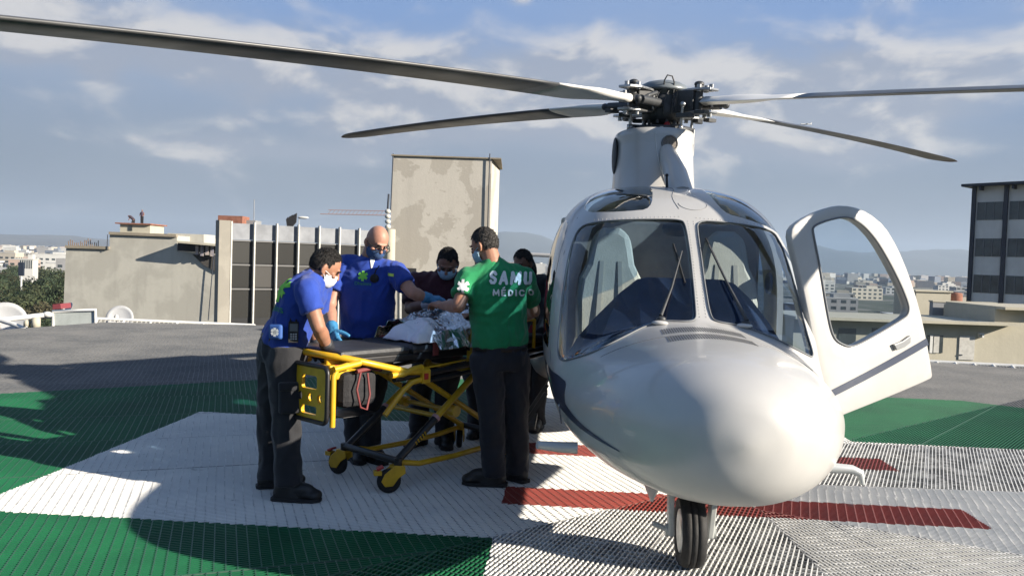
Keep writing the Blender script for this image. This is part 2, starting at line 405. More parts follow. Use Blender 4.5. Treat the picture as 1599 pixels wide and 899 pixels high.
def pchip(xs,ys,x):
    n=len(xs)
    h=[xs[i+1]-xs[i] for i in range(n-1)]; d=[(ys[i+1]-ys[i])/h[i] for i in range(n-1)]
    m=[d[0]]
    for i in range(1,n-1):
        if d[i-1]*d[i]<=0: m.append(0.)
        else:
            w1=2*h[i]+h[i-1];w2=h[i]+2*h[i-1]; m.append((w1+w2)/(w1/d[i-1]+w2/d[i]))
    m.append(d[-1])
    i=0
    while i<n-2 and x>xs[i+1]: i+=1
    t=(x-xs[i])/h[i]
    return ((1+2*t)*(1-t)**2*ys[i]+t*(1-t)**2*h[i]*m[i]+t*t*(3-2*t)*ys[i+1]+t*t*(t-1)*h[i]*m[i+1])
def section(s,NA=72):
    xs=[r[0] for r in ST]; v=[pchip(xs,[r[k] for r in ST],s) for k in range(1,7)]
    w,zt,zb,zm,nu,nl=v; out=[]
    for k in range(NA):
        a=2*math.pi*k/NA; c,si=math.cos(a),math.sin(a)
        n=nu if si>=0 else nl
        x=w*math.copysign(abs(c)**(2/n),c); z=zm+(zt-zm if si>=0 else zm-zb)*math.copysign(abs(si)**(2/n),si)
        out.append((x,s,z))
    return out
def svals():
    o=[0.0,.008,.02,.035,.055,.08,.11,.15,.2,.26,.33,.41,.5]
    x=.56
    while x<3.4: o.append(x); x+=.06
    while x<9.9: o.append(x); x+=.2
    o.append(9.9); return o
def hull(NA=72):
    V=[];F=[];S=svals()
    for s in S: V+=section(s,NA)
    for i in range(len(S)-1):
        for k in range(NA):
            a=i*NA+k;b=i*NA+(k+1)%NA
            F.append((a,a+NA,b+NA,b))
    F.append(tuple(range(NA))); F.append(tuple(reversed(range((len(S)-1)*NA,len(S)*NA))))
    return V,F

heli = thing('helicopter', 'white twin-engine helicopter parked nose-on on the pad with its front door open', 'helicopter', (TIP[0], TIP[1], 0), -PHI)
WHITE = mat('white_aircraft_paint', (.46, .455, .44), .33, 0, 2.5, .07, coat=.3)
CREAM = mat('cream_cabin_lining', (.62, .56, .43), .7, 0, 8, .12, .25, 90)
NAVY = mat('navy_instrument_hood', (.022, .032, .062), .75, 0, 10, .3)
DARK = mat('dark_grey_composite', (.045, .048, .052), .5, 0, 14, .35)
BLACK = mat('black_rubber', (.014, .014, .015), .75, 0, 30, .4, .2, 120)
STEEL = mat('machined_steel', (.42, .43, .44), .32, .9, 30, .25)
ALU = mat('dull_aluminium', (.50, .51, .51), .42, .6, 18, .2)
STRIPE = mat('dark_blue_stripe_paint', (.028, .040, .075), .35, coat=.5)
GLASS = glass_mat('windscreen_glass', (.70, .79, .88), 0., 1.7)
DGLASS = glass_mat('door_glass', (.86, .90, .93))
def smooth_poly(p, it=2):
    for _ in range(it):
        q = []
        for i in range(len(p)):
            a, b = Vector(p[i]), Vector(p[(i+1) % len(p)]); q += [a.lerp(b, .22), a.lerp(b, .78)]
        p = q
    return [tuple(v) for v in p]
def loft_obj(name, secs, mats, mi=0, smooth=True):
    g = MB(); g.cur = mi; n = len(secs[0]); vs = [v for s_ in secs for v in s_]; fs = []
    for i in range(len(secs)-1):
        for k in range(n): fs.append((i*n+k, (i+1)*n+k, (i+1)*n+(k+1) % n, i*n+(k+1) % n))
    fs += [tuple(range(n)), tuple(reversed(range((len(secs)-1)*n, len(secs)*n)))]
    g.add(vs, fs, smooth)
    return g.obj(name, mats)
NAH = 96
def offset_secs(s0, s1, dw, dt, floor=None, step=.06, ds=0.):
    out = []; s = s0
    while s <= s1+1e-6:
        sec = section(s, NAH); zs = [p[2] for p in sec]; zm = (max(zs)+min(zs))/2; w = max(p[0] for p in sec)
        kz = ((max(zs)-dt)-zm)/(max(zs)-zm); kx = (w-dw)/w
        out.append([(p[0]*kx, s+ds, max(zm+(p[2]-zm)*kz, floor if floor is not None else -9)) for p in sec]); s += step
    return out
hv, hf = hull(NAH)
hb = MB(); hb.add(hv, hf, True); solid = hb.obj('hull_solid', [WHITE, CREAM])
cavity = loft_obj('cavity', offset_secs(1.02, 4.4, .04, .045, .60, ds=.05), [WHITE, CREAM], 1)
inset = loft_obj('inset', offset_secs(.6, 4.8, .010, .012, ds=.012), [WHITE, CREAM], 0)
def prism_xz(poly, y0, y1): g = MB(); g.prism([(x, y0, z) for x, z in poly], (0, y1-y0, 0)); return g.obj('cutter', [WHITE])
def prism_sz(poly, x0, x1): g = MB(); g.prism([(x0, s_, z) for s_, z in poly], (x1-x0, 0, 0)); return g.obj('cutter', [WHITE])
def prism_xs(poly, z0, z1): g = MB(); g.prism([(x, s_, z0) for x, s_ in poly], (0, 0, z1-z0)); return g.obj('cutter', [WHITE])
WSL = [(-.611, 1.735), (-.474, 1.763), (-.243, 1.778), (.008, 1.785), (.026, 1.74), (.030, 1.56), (.030, 1.415), (.026, 1.25), (.018, 1.215), (-.02, 1.204), (-.16, 1.203), (-.291, 1.156), (-.428, 1.095), (-.553, 1.025), (-.684, .956), (-.716, .975), (-.714, 1.129), (-.699, 1.346), (-.668, 1.58)]
WSR = [(.098, 1.779), (.263, 1.777), (.471, 1.759), (.610, 1.735), (.634, 1.66), (.636, 1.581), (.640, 1.395), (.662, 1.184), (.678, 1.050), (.660, 1.028), (.607, 1.052), (.439, 1.130), (.268, 1.190), (.14, 1.205), (.108, 1.22), (.097, 1.28), (.092, 1.417), (.088, 1.677)]
RWL = [(-.59, 2.42), (-.52, 2.72), (-.36, 2.86), (-.13, 2.86), (-.12, 2.5), (-.165, 2.11), (-.315, 2.11), (-.43, 2.155), (-.54, 2.26)]
RWR = [(.055*2-x, s_) for x, s_ in RWL]
DWR = [(1.74, 1.02), (1.9, 1.22), (2.2, 1.60), (2.42, 1.78), (2.78, 1.80), (2.84, 1.7), (2.86, 1.04), (2.8, .99), (1.8, .98)]
CW = [(3.12, 1.02), (3.12, 1.74), (3.18, 1.8), (4.05, 1.8), (4.12, 1.74), (4.12, 1.02), (4.05, .96), (3.18, .96)]
DOORHOLE = [(1.70, .64), (1.70, 1.0), (2.18, 1.62), (2.42, 1.83), (2.66, 1.84), (2.71, 1.75), (2.72, .70), (2.66, .63)]
cut = [('windscreen', prism_xz(smooth_poly(WSL), .6, 2.75)), ('windscreen', prism_xz(smooth_poly(WSR), .6, 2.75)),
       ('roof_window', prism_xs(smooth_poly(RWL), 1.72, 2.4)), ('roof_window', prism_xs(smooth_poly(RWR), 1.72, 2.4)),
       ('side_window', prism_sz(smooth_poly(DWR), -1.2, -.55)), ('cabin_window', prism_sz(smooth_poly(CW), -1.2, -.55)),
       ('cabin_window', prism_sz(smooth_poly(CW), .55, 1.2)), (None, prism_sz(smooth_poly(DOORHOLE), .45, 1.3))]
def boolean(o, op, c):
    b = o.modifiers.new('b', 'BOOLEAN'); b.operation = op; b.object = c; b.solver = 'EXACT'
    try: b.material_mode = 'INDEX'
    except Exception: pass
for nm, c in cut:                                   # panes first, from the uncut skin
    if not nm: continue
    tmp = solid.copy(); tmp.data = solid.data; COL.objects.link(tmp)
    boolean(tmp, 'INTERSECT', c); boolean(tmp, 'DIFFERENCE', inset)
    me = evaluated(tmp); me.materials.clear(); me.materials.append(GLASS)
    for p in me.polygons: p.material_index = 0
    meshobj(nm, me, heli); kill(tmp)
boolean(solid, 'DIFFERENCE', cavity)
for nm, c in cut: boolean(solid, 'DIFFERENCE', c)
me = evaluated(solid)
air = meshobj('airframe', me, heli)
bvh_hull = BVHTree.FromPolygons([Vector(v) for v in hv], hf)
kill(solid, cavity, inset, *[c for _, c in cut])
try: me.set_sharp_from_angle(angle=R(35))
except Exception: pass
def on_hull(x, z, off=.003, y0=-1.):
    """front view (x, z) -> point on the skin"""
    h = bvh_hull.ray_cast(Vector((x, y0, z)), Vector((0, 1, 0)))
    return h[0] + h[1]*off*(1 if h[1].y < 0 else -1) if h[0] else None
def on_side(s_, z, sx, off=.003):
    h = bvh_hull.ray_cast(Vector((sx*3, s_, z)), Vector((-sx, 0, 0)))
    n = h[1] if h[1].x*sx > 0 else -h[1]
    return h[0] + n*off
def on_top(x, s_, off=.003):
    h = bvh_hull.ray_cast(Vector((x, s_, 4)), Vector((0, 0, -1)))
    n = h[1] if h[1].z > 0 else -h[1]
    return h[0] + n*off

# dark gaskets round the two windscreens
for poly in (WSL, WSR):
    pts = [on_hull(x, z, .0035) for x, z in smooth_poly(poly, 2)]; pts = [p for p in pts if p]
    MB().tube(pts + pts[:1], .0045, 6, False).obj('windscreen_seal', mat('grey_sealant', (.16, .17, .18), .7), heli)
# rivet rows on the centre post and above the glass
RIV = mat('rivet_grey', (.42, .41, .39), .5)
for x in (.043, .078):
    rv = MB()
    for k in range(34):
        p = on_hull(x, 1.23 + k*.0165, .0005)
        if p: rv.ell(p, (.0035, .0035, .0035), nu=6, nv=4)
    rv.obj('rivet_row', RIV, heli)
for x0, n_ in ((-.52, 22), (.10, 20)):
    rv = MB()
    for k in range(n_):
        x = x0 + k*.0245; p = on_hull(x, 1.805 - .06*abs(x), .0005)
        if p: rv.ell(p, (.0035, .0035, .0035), nu=6, nv=4)
    rv.obj('rivet_row', RIV, heli)
# seams: nose radome joint, avionics bay door, roof centre panel
def seam(name, pts): MB().tube(pts, .0022, 5, False).obj(name, mat('panel_gap', (.20, .20, .20), .8), heli)
seam('panel_seam', [on_top(x, .93 + .10*(x/.55)**2 + .02, .0006) for x in [-.5 + .04*i for i in range(27)]])
seam('panel_seam', [on_top(.055-.05-.02*math.sin(i*.5), 2.12+.05*i, .0006) for i in range(16)])
seam('panel_seam', [on_top(.10+.09*math.cos(R(a)), 2.20+.09*math.sin(R(a)), .0006) for a in range(180, 361, 15)])
for sx in (-1,):
    seam('panel_seam', [on_side(s_, .70 + .10*math.sin((s_-.5)*1.2), sx, .0006) for s_ in [.75+.06*i for i in range(30)]])
    seam('panel_seam', [on_side(s_, z, sx, .0006) for s_, z in [(1.62, .66), (1.60, .8), (1.64, .95), (1.8, 1.12), (2.1, 1.56), (2.35, 1.8)]])
    seam('panel_seam', [on_side(2.95, .66+.05*i, sx, .0006) for i in range(24)])
# vent slots across the nose just ahead of the glass
for row in (0, 1):
    vg = MB()
    for i in range(34):
        x = -.19 + i*.0121; s_ = 1.13 - .25*row - .15*(x-.0)**2
        a, b = on_top(x, s_-.085, .0015), on_top(x+.006, s_+.085, .0015)
        d = (b-a).normalized(); side = Vector((1, 0, 0))*.0023
        vg.add([a-side, a+side, b+side, b-side], [(0, 1, 2, 3)], False)
    vg.obj('vent_row', mat('vent_shadow_black', (.07, .07, .07), .9), heli)
# stripe along the right flank
su = [(.36, .727), (.5, .740), (.7, .756), (.9, .775), (1.05, .795), (1.13, .885), (1.35, .89), (1.6, .89), (2.2, .90), (3.0, .92), (4.2, .98)]
slw = [(.36, .722), (.52, .726), (.72, .730), (.92, .736), (1.10, .742), (1.22, .748), (1.38, .75), (1.6, .75), (2.2, .76), (3.0, .79), (4.2, .86)]
def poly_at(pl, s_):
    for (a, p), (b, q) in zip(pl, pl[1:]):
        if a <= s_ <= b: return lerp(p, q, (s_-a)/(b-a))
    return pl[-1][1]
g = MB(); ss_ = [.36+.04*i for i in range(96)]
for s_ in ss_:
    for k in range(5): g.v.append(tuple(on_side(s_, lerp(poly_at(su, s_), poly_at(slw, s_), k/4), -1, .0025)))
fs = [(i*5+k, i*5+k+1, i*5+k+6, i*5+k+5) for i in range(95) for k in range(4)]; vs = g.v; g.v = []
g.add(vs, fs, True); g.obj('stripe', STRIPE, heli)
# wipers
for pts, tip in (([(-.166, 1.205), (-.099, 1.358), (-.023, 1.569)], [(-.065, 1.62), (-.02, 1.40)]), ([(.287, 1.20), (.215, 1.385), (.134, 1.609)], [(.128, 1.66), (.245, 1.33)])):
    P = [on_hull(x, z, .028) for x, z in pts]
    w = MB().tube(P, .007, 6, True, [.011, .007, .005]); w.ell(on_hull(pts[0][0], pts[0][1]-.004, .012), (.026, .022, .018))
    wo = w.obj('wiper', DARK, heli)
    bl = MB(); Q = [on_hull(lerp(tip[0][0], tip[1][0], t), lerp(tip[0][1], tip[1][1], t), .012) for t in [i/8 for i in range(9)]]
    bl.tube(Q, .006, 6); bl.obj('wiper_blade', BLACK, wo)
    MB().ell(on_hull(pts[0][0]-.01, 1.188, .006), (.045, .03, .014)).obj('wiper_base', WHITE, wo)
# cockpit: glare hood, console, seats, lining
hood = MB()
prof = [(-.66, .95), (-.60, 1.06), (-.50, 1.18), (-.36, 1.33), (-.26, 1.415), (-.20, 1.43), (.24, 1.43), (.31, 1.41), (.42, 1.31), (.52, 1.19), (.60, 1.07), (.66, .95)]
front = [(x, 1.42, lerp(.95, min(z, 1.19 - .25*abs(x)), .9)) for x, z in prof]
mid = [(x, 1.86, z) for x, z in prof]; back = [(x, 2.02, z-.02) for x, z in prof]; bot = [(x*.96, 2.02, .62) for x, z in prof]
n = len(prof); vs = front + mid + back + bot; fs = []
for r_ in range(3):
    for i in range(n-1): fs.append((r_*n+i, r_*n+i+1, (r_+1)*n+i+1, (r_+1)*n+i))
hood.add(vs, fs, False); hood.obj('instrument_hood', NAVY, heli, bevel=.012)
MB().box((0, 2.35, .78), (.26, .75, .36)).obj('centre_console', DARK, heli, bevel=.02)
MB().box((-.0, 3.02, 1.28), (1.45, .05, 1.1)).obj('cabin_bulkhead', mat('taupe_bulkhead', (.36, .31, .25), .85, 0, 6, .2), heli, bevel=.05)
for x in (-.37, .44):
    sb = MB().box((x, 2.50, .80), (.46, .48, .14)); seat = sb.obj('seat', CREAM, heli, bevel=.05)
    q = MB()
    prof2 = [(-.23, .85), (-.24, 1.25), (-.22, 1.40), (-.17, 1.50), (-.15, 1.62), (-.13, 1.71), (-.06, 1.76), (.06, 1.76), (.13, 1.71), (.15, 1.62), (.17, 1.50), (.22, 1.40), (.24, 1.25), (.23, .85)]
    q.prism([(x+a, 2.70 + (b-.85)*.10, b) for a, b in prof2], (0, .13, 0)); q.obj('backrest', CREAM, seat, bevel=.045)
    for hx in (-.09, .09):
        MB().beam((x+hx, 2.685, .9), (x+hx*.7, 2.765, 1.52), .030, .006, (0, 1, 0)).obj('harness_strap', mat('harness_grey', (.44, .40, .32), .8), seat)
    st = MB().tube([(x, 2.02, .64), (x, 2.12, .9), (x, 2.1, 1.02)], .014); st.tube([(x-.07, 2.1, 1.06), (x-.05, 2.1, 1.02), (x+.05, 2.1, 1.02), (x+.07, 2.1, 1.06)], .014)
    st.obj('control_stick', DARK, heli)
MB().lathe((.742, 2.74, 1.40), [(.0, 0), (.045, 0), (.05, .012), (.07, .02), (.075, .008), (.08, 0)], 20, Matrix.Rotation(R(-90), 3, 'Y')).obj('air_vent', mat('vent_blue_grey', (.10, .14, .20), .4), heli)
MB().box((-.70, 2.9, 1.3), (.07, .14, 1.05)).obj('door_post', CREAM, heli, bevel=.02)
hd = MB()
for dx in (-.10, .10): hd.ell((.02+dx*.0, 2.25, 1.74), (.10, .16, .05))
hd.obj('overhead_panel', DARK, heli)

# open cockpit door, hinged on the windscreen post, its free edge swung forward
dn = Vector(DOORN).normalized()
outer = DOOR_OUTER
inner = DOOR_INNER
heli_inv = Matrix.Rotation(PHI, 4, 'Z') @ Matrix.Translation((-TIP[0], -TIP[1], 0))
def w2l(p): return heli_inv @ Vector(p)
dnl = Matrix.Rotation(PHI, 3, 'Z') @ dn
O = [w2l(p) for p in smooth_poly(outer, 1)]; I = [w2l(p) for p in smooth_poly(inner, 2)]
cen = sum(O, Vector())/len(O); du = (O[0]-cen); du = (du - dnl*du.dot(dnl)).normalized(); dv = dnl.cross(du)
ext = max((p-cen).length for p in O)
def bow(p):                                            # the door skin is gently bowed
    q = p-cen; r2 = (q.length/ext)**2
    return p + dnl*(.045*(1-r2))
def fill(loops, nrm, bowed=True):
    bm = bmesh.new(); es = []
    for lp in loops:
        vs = [bm.verts.new(p) for p in lp]
        for i in range(len(vs)): es.append(bm.edges.new((vs[i], vs[(i+1) % len(vs)])))
    bmesh.ops.triangle_fill(bm, use_beauty=True, use_dissolve=False, edges=es, normal=nrm)
    return bm
bm = fill([O, I], dnl)
bmesh.ops.subdivide_edges(bm, edges=[e for e in bm.edges if not e.is_boundary and e.calc_length() > .08], cuts=2, use_grid_fill=False)
bmesh.ops.triangulate(bm, faces=bm.faces)
for v in bm.verts: v.co = bow(v.co)
me = bpy.data.meshes.new('cockpit_door'); bm.to_mesh(me); bm.free(); me.materials.append(WHITE)
door = meshobj('cockpit_door', me, heli)
sm_ = door.modifiers.new('thick', 'SOLIDIFY'); sm_.thickness = .055; sm_.offset = -1
b_ = door.modifiers.new('b', 'BEVEL'); b_.width = .008; b_.segments = 2; b_.angle_limit = R(50)
bm0 = bmesh.new(); bm0.from_mesh(me); bmesh.ops.recalc_face_normals(bm0, faces=bm0.faces)
if sum((f.normal.dot(dnl) for f in bm0.faces)) < 0: bmesh.ops.reverse_faces(bm0, faces=bm0.faces)
bm0.to_mesh(me); bm0.free()
for p in me.polygons: p.use_smooth = True
bm = fill([I], dnl)
for v in bm.verts: v.co = bow(v.co) - dnl*.022
bmesh.ops.solidify(bm, geom=bm.faces, thickness=.006)
me = bpy.data.meshes.new('door_window'); bm.to_mesh(me); bm.free(); me.materials.append(DGLASS)
meshobj('door_window', me, door)
MB().tube([bow(p)+dnl*.002 for p in I] + [bow(I[0])+dnl*.002], .006, 6, False).obj('window_seal', mat('grey_sealant', (.16, .17, .18), .7), door)
st = [w2l(p) for p in DOOR_STRIPE]; g = MB(); vs = []
for k in range(13):
    for a, b in ((st[0], st[1]), (st[3], st[2])): vs.append(bow(a.lerp(b, k/12)) + dnl*.003)
g.add(vs, [(2*k, 2*k+2, 2*k+3, 2*k+1) for k in range(12)], True); g.obj('door_stripe', STRIPE, door)
hp = [w2l(p) for p in DOOR_HANDLE]; hh = [bow(p) for p in hp]
MB().prism([p + dnl*.001 for p in hh], dnl*.02).obj('door_handle', mat('handle_grey', (.20, .21, .22), .4, .3), door, bevel=.004)

# cowling, mast fairing, tail
ck = []
for i in range(22):
    s_ = 3.15 + i*.14; k = i/21; w = .285*math.sin(min(1, k*3.2+.06)*math.pi/2)*(1-.45*max(0, k-.25)/.75); zt = 2.05 + .52*math.sin(min(1, max(0, k-.16)*5+.02)*math.pi/2)*(1-.55*max(0, k-.55)/.45)
    ck.append([(w*math.copysign(abs(math.cos(a))**.8, math.cos(a)), s_, 1.9 + (zt-1.9)*math.copysign(abs(math.sin(a))**.8, math.sin(a)) if math.sin(a) > 0 else 1.9) for a in [2*math.pi*j/40 for j in range(40)]])
cowl = loft_obj('engine_cowling', ck, [WHITE]); cowl.parent = heli
MS, MX = 3.70, -.005
fair = []
for k in range(15):
    t = k/14; z = 2.04 + .505*t; w = lerp(.335, .305, t**.7) + (.012 if k >= 13 else 0); L = lerp(.62, .40, t**.6) + (.012 if k >= 13 else 0)
    fair.append([(MX + w*math.copysign(abs(math.cos(a))**.75, math.cos(a)), MS + L*math.copysign(abs(math.sin(a))**.85, math.sin(a)), z - (.02*math.sin(a) if k == 14 else 0)) for a in [2*math.pi*j/56 for j in range(56)]])
fo = loft_obj('mast_fairing', fair, [WHITE]); fo.parent = heli
fv = fo.data; bvf = BVHTree.FromPolygons([v.co for v in fv.vertices], [tuple(p.vertices) for p in fv.polygons])
def on_fair(x, z, off=.004):
    h = bvf.ray_cast(Vector((x, 1.5, z)), Vector((0, 1, 0))); return h[0] + Vector((0, -off, 0))
ic = (.075, 2.44)
g = MB(); vs = [on_fair(*ic, .006)] + [on_fair(ic[0]+0.06*math.cos(R(a)), ic[1]+.06*math.sin(R(a)), .006) for a in range(0, 360, 15)]
g.add(vs, [(0, 1+i, 1+(i+1) % 24) for i in range(24)], False); g.obj('air_inlet', mat('inlet_mesh_brown', (.20, .17, .145), .8, 0, 120, .6), fo)
MB().tube([vs[1+i] for i in range(24)]+[vs[1]], .007, 6, False).obj('inlet_rim', mat('inlet_rim_grey', (.12, .12, .12), .5), fo)
MB().tube([(.10, 2.72, 1.98), (.085, 2.95, 2.17), (.065, 3.14, 2.29), (.055, 3.27, 2.385)], .06, 16, True, [.095, .085, .075, .055]).obj('inlet_duct', WHITE, fo)
MB().tube([on_fair(-.035+.09*(1-t)**2*1.0, 2.10+.42*t, .003) for t in [i/12 for i in range(13)]], .005, 5, False).obj('fairing_seam', mat('seam_pale', (.6, .6, .58), .5), fo)
MB().ell((-.325, 3.62, 2.38), (.022, .12, .15)).obj('side_scoop', mat('scoop_shadow', (.12, .12, .125), .7), fo)
an = MB().cyl((.0, 2.72, 2.03), (-.004, 2.73, 2.13), .011, 8, .007); an.ell((-.004, 2.73, 2.135), (.012, .012, .012)); an.obj('whip_antenna', BLACK, heli)
fin = MB(); fp = [(8.6, 1.8), (9.7, 1.72), (10.45, 2.50), (9.95, 2.55), (9.35, 2.15)]
fin.prism([(-.045, a, b) for a, b in fp], (.09, 0, 0)); fin.prism([(-.04, 9.1, 1.5), (-.04, 9.9, 1.55), (-.04, 9.95, .95), (-.04, 9.6, .9)], (.08, 0, 0)); fin.obj('tail_fin', WHITE, heli, bevel=.03)
stab = MB()
for sx in (-1, 1): stab.prism([(sx*.15, 8.15, 1.55), (sx*.15, 8.75, 1.55), (sx*1.32, 8.70, 1.57), (sx*1.32, 8.30, 1.57)], (0, 0, .055))
stab.obj('tailplane', WHITE, heli, bevel=.02)
tr = MB().cyl((-.05, 10.1, 2.1), (-.28, 10.1, 2.1), .07, 14)
for a in (40, 220):
    d = Vector((0, math.cos(R(a)), math.sin(R(a)))); tr.beam(Vector((-.25, 10.1, 2.1))+d*.08, Vector((-.25, 10.1, 2.1))+d*.5, .03, .18, (1, .2, 0))
tr.obj('tail_rotor', DARK, heli)
# landing gear
NW = Vector((NWX, NWY, .175))
tp = [(.105, -.055), (.125, -.075), (.155, -.082), (.170, -.068), (.176, -.045), (.1775, -.026), (.172, -.022), (.172, -.018), (.178, -.014), (.178, .014), (.172, .018), (.172, .022), (.1775, .026), (.176, .045), (.170, .068), (.155, .082), (.125, .075), (.105, .055)]
RY = Matrix.Rotation(R(90), 3, 'Y')
def wheel(parent, c, k=1., wz=1.):
    w = MB().lathe(c, [(r_*k, z*k*wz) for r_, z in tp], 40, RY).obj('tyre', BLACK, parent)
    MB().lathe(c, [(.0, -.045*k), (.05*k, -.05*k), (.07*k, -.04*k), (.106*k, -.054*k), (.106*k, .054*k), (.07*k, .04*k), (.05*k, .05*k), (0, .045*k)], 28, RY).obj('rim', ALU, parent)
ng = MB()
for sx in (-1, 1):
    ng.beam(NW+Vector((sx*.096, 0, -.02)), NW+Vector((sx*.112, -.03, .30)), .03, .075, (0, 1, 0))
    ng.cyl(NW+Vector((sx*.085, 0, 0)), NW+Vector((sx*.125, 0, 0)), .032, 14)
ng.box(NW+Vector((0, -.03, .30)), (.27, .13, .06)); ng.cyl(NW+Vector((0, -.02, .3)), NW+Vector((0, .06, .62)), .05, 16)
ng.cyl(NW+Vector((-.19, .0, .03)), NW+Vector((-.11, 0, 0)), .014, 10)
nose = ng.obj('nose_gear', mat('gear_grey_paint', (.42, .44, .43), .4, 0, 20, .15), heli, bevel=.006)
wheel(nose, NW, 1., .74)
MB().cyl(NW+Vector((.10, -.05, .20)), NW+Vector((.10, -.085, .20)), .02, 10).obj('gear_light', mat('red_lens', (.5, .03, .02), .3), nose)
nb_ = MB(); nb_.prism([(-.17, NW.y-.28, .50), (.17, NW.y-.28, .50), (.17, NW.y+.32, .49), (-.17, NW.y+.32, .49)], (0, 0, -.006)); nb_.obj('gear_bay', mat('bay_dark', (.02, .02, .02), .9), heli)
for sx in (-1, 1):
    dd = MB().prism([(sx*.19, NW.y-.25, .50), (sx*.19, NW.y+.25, .50), (sx*.235, NW.y+.22, .36), (sx*.235, NW.y-.20, .37)], (sx*.012, 0, 0)); dd.obj('gear_door', WHITE, heli, bevel=.004)
    mg = MB().tube([(sx*.72, 4.55, .62), (sx*.98, 4.55, .42), (sx*1.05, 4.55, .20)], .045, 12); go = mg.obj('main_gear', mat('gear_grey_paint', (.42, .44, .43)), heli)
    wheel(go, (sx*1.14, 4.55, .21), 1.18)
    sp_ = MB().ell((sx*.78, 4.4, .68), (.22, .95, .22)); sp_.obj('sponson', WHITE, heli)
# pitot probes
MB().tube([(-.60, .98, .585), (-.69, .98, .585), (-.80, .94, .60)], .026, 12, True, [.03, .027, .02]).obj('pitot_probe', mat('probe_grey', (.50, .52, .52), .35, .3), heli)
MB().tube([(.44, .50, .665), (.555, .50, .662), (.588, .50, .648), (.602, .50, .600)], .02, 12, True, [.024, .019, .019, .009]).obj('pitot_probe', mat('probe_grey', (.5, .5, .5)), heli)
fa = MB().beam((-.685, 1.02, .70), (-.70, 1.0, .79), .006, .03, (0, 1, 0)); fa.obj('blade_antenna', STRIPE, heli)
stp = MB().box((-.98, 3.0, .30), (.22, .5, .03)); stp.beam((-.80, 2.8, .55), (-.95, 2.8, .31), .03, .03); stp.beam((-.80, 3.2, .55), (-.95, 3.2, .31), .03, .03); stp.obj('boarding_step', DARK, heli)

# main rotor
HUB = Vector((HUBX, HUBY, 2.83)); TILT = R(5.1)
RM = Matrix.Translation(HUB) @ Matrix.Rotation(TILT, 4, 'X') @ Matrix.Rotation(R(1.0), 4, 'Y')
hub = MB().lathe((0, 0, 0), [(0, -.30), (.085, -.30), (.085, -.16), (.16, -.14), (.17, -.06), (.15, 0), (.16, .05), (.13, .09), (.0, .09)], 28)
for k in range(12):
    a = R(30*k+10); hub.cyl((.14*math.cos(a), .14*math.sin(a), -.17), (.14*math.cos(a), .14*math.sin(a), -.09), .016, 6)
hubo = hub.obj('rotor_hub', DARK, heli); hubo.matrix_local = RM
MB().lathe((0, 0, 0), [(0, .185), (.06, .183), (.13, .168), (.18, .142), (.20, .112), (.197, .10), (.165, .095), (.15, .06), (0, .06)], 36).obj('hub_cap', mat('hub_cap_grey', (.15, .17, .18), .35), hubo)
sw = MB().lathe((0, 0, 0), [(.06, -.235), (.24, -.235), (.25, -.215), (.24, -.19), (.06, -.185)], 30)
for k in range(4):
    a = R(90*k + 20); sw.box((.25*math.cos(a), .25*math.sin(a), -.21), (.09, .05, .05), a)
sw.obj('swashplate', DARK, hubo)
for k in range(4):
    a = R(90*k + 25); c, s_ = math.cos(a), math.sin(a); lk = MB()
    lk.cyl((.29*c, .29*s_, -.21), (.30*c, .30*s_, -.03), .013, 8); lk.ell((.29*c, .29*s_, -.21), (.024, .024, .024)); lk.ell((.30*c, .30*s_, -.03), (.024, .024, .024)); lk.obj('pitch_link', STEEL, hubo)
for x, y in ((-.24, -.12), (.25, -.10), (-.03, -.30), (.05, .28)): MB().cyl((x, y, -.21), (x*1.02, y*1.02, -.42), .014, 8).obj('control_rod', STEEL, hubo)
MB().ell((.03, -.14, -.20), (.03, .03, .045)).obj('red_fitting', mat('red_paint', (.45, .03, .03), .4), hubo)
hz = MB()
hz.tube([(-.02, -.17, .10), (-.02, -.20, .16), (.0, -.20, .20), (.04, -.19, .195), (.06, -.18, .15), (.06, -.17, .06)], .006, 6)
for k in range(7):
    a = R(200 + 22*k); hz.tube([(.17*math.cos(a), .17*math.sin(a), -.1), (.20*math.cos(a), .20*math.sin(a), .0), (.17*math.cos(a+.2), .17*math.sin(a+.2), .09)], .007, 6)
hz.obj('hydraulic_lines', DARK, hubo)
for k in range(4):
    a = R(90*k + 43); c_, s_ = math.cos(a), math.sin(a); q = MB()
    q.box((.27*c_, .27*s_, .0), (.16, .11, .17), a); q.cyl((.36*c_, .36*s_, -.10), (.36*c_, .36*s_, .12), .035, 10); q.ell((.36*c_, .36*s_, .13), (.04, .04, .025)); q.tube([(.2*c_-.1*s_, .2*s_+.1*c_, .06), (.34*c_-.14*s_, .34*s_+.14*c_, .02), (.42*c_-.1*s_, .42*s_+.1*c_, -.05)], .018, 8); q.box((.33*c_+.11*s_, .33*s_-.11*c_, -.12), (.14, .05, .035), a+.4)
    q.obj('hub_arm', DARK, hubo, bevel=.006)
BLADE = mat('rotor_blade_grey', (.085, .088, .092), .38, 0, 3, .25)
BLT = mat('blade_tip_cap', (.16, .09, .08), .5)
def airfoil(ch, th, n=9):
    up = []; lo = []
    for i in range(n+1):
        t = (1-math.cos(math.pi*i/n))/2; yt = 5*th*(.2969*math.sqrt(t)-.126*t-.3516*t*t+.2843*t**3-.1036*t**4)
        up.append(((.27-t)*ch, yt*ch+.012*ch*math.sin(math.pi*t))); lo.append(((.27-t)*ch, -yt*ch+.012*ch*math.sin(math.pi*t)))
    return up + lo[-2:0:-1]
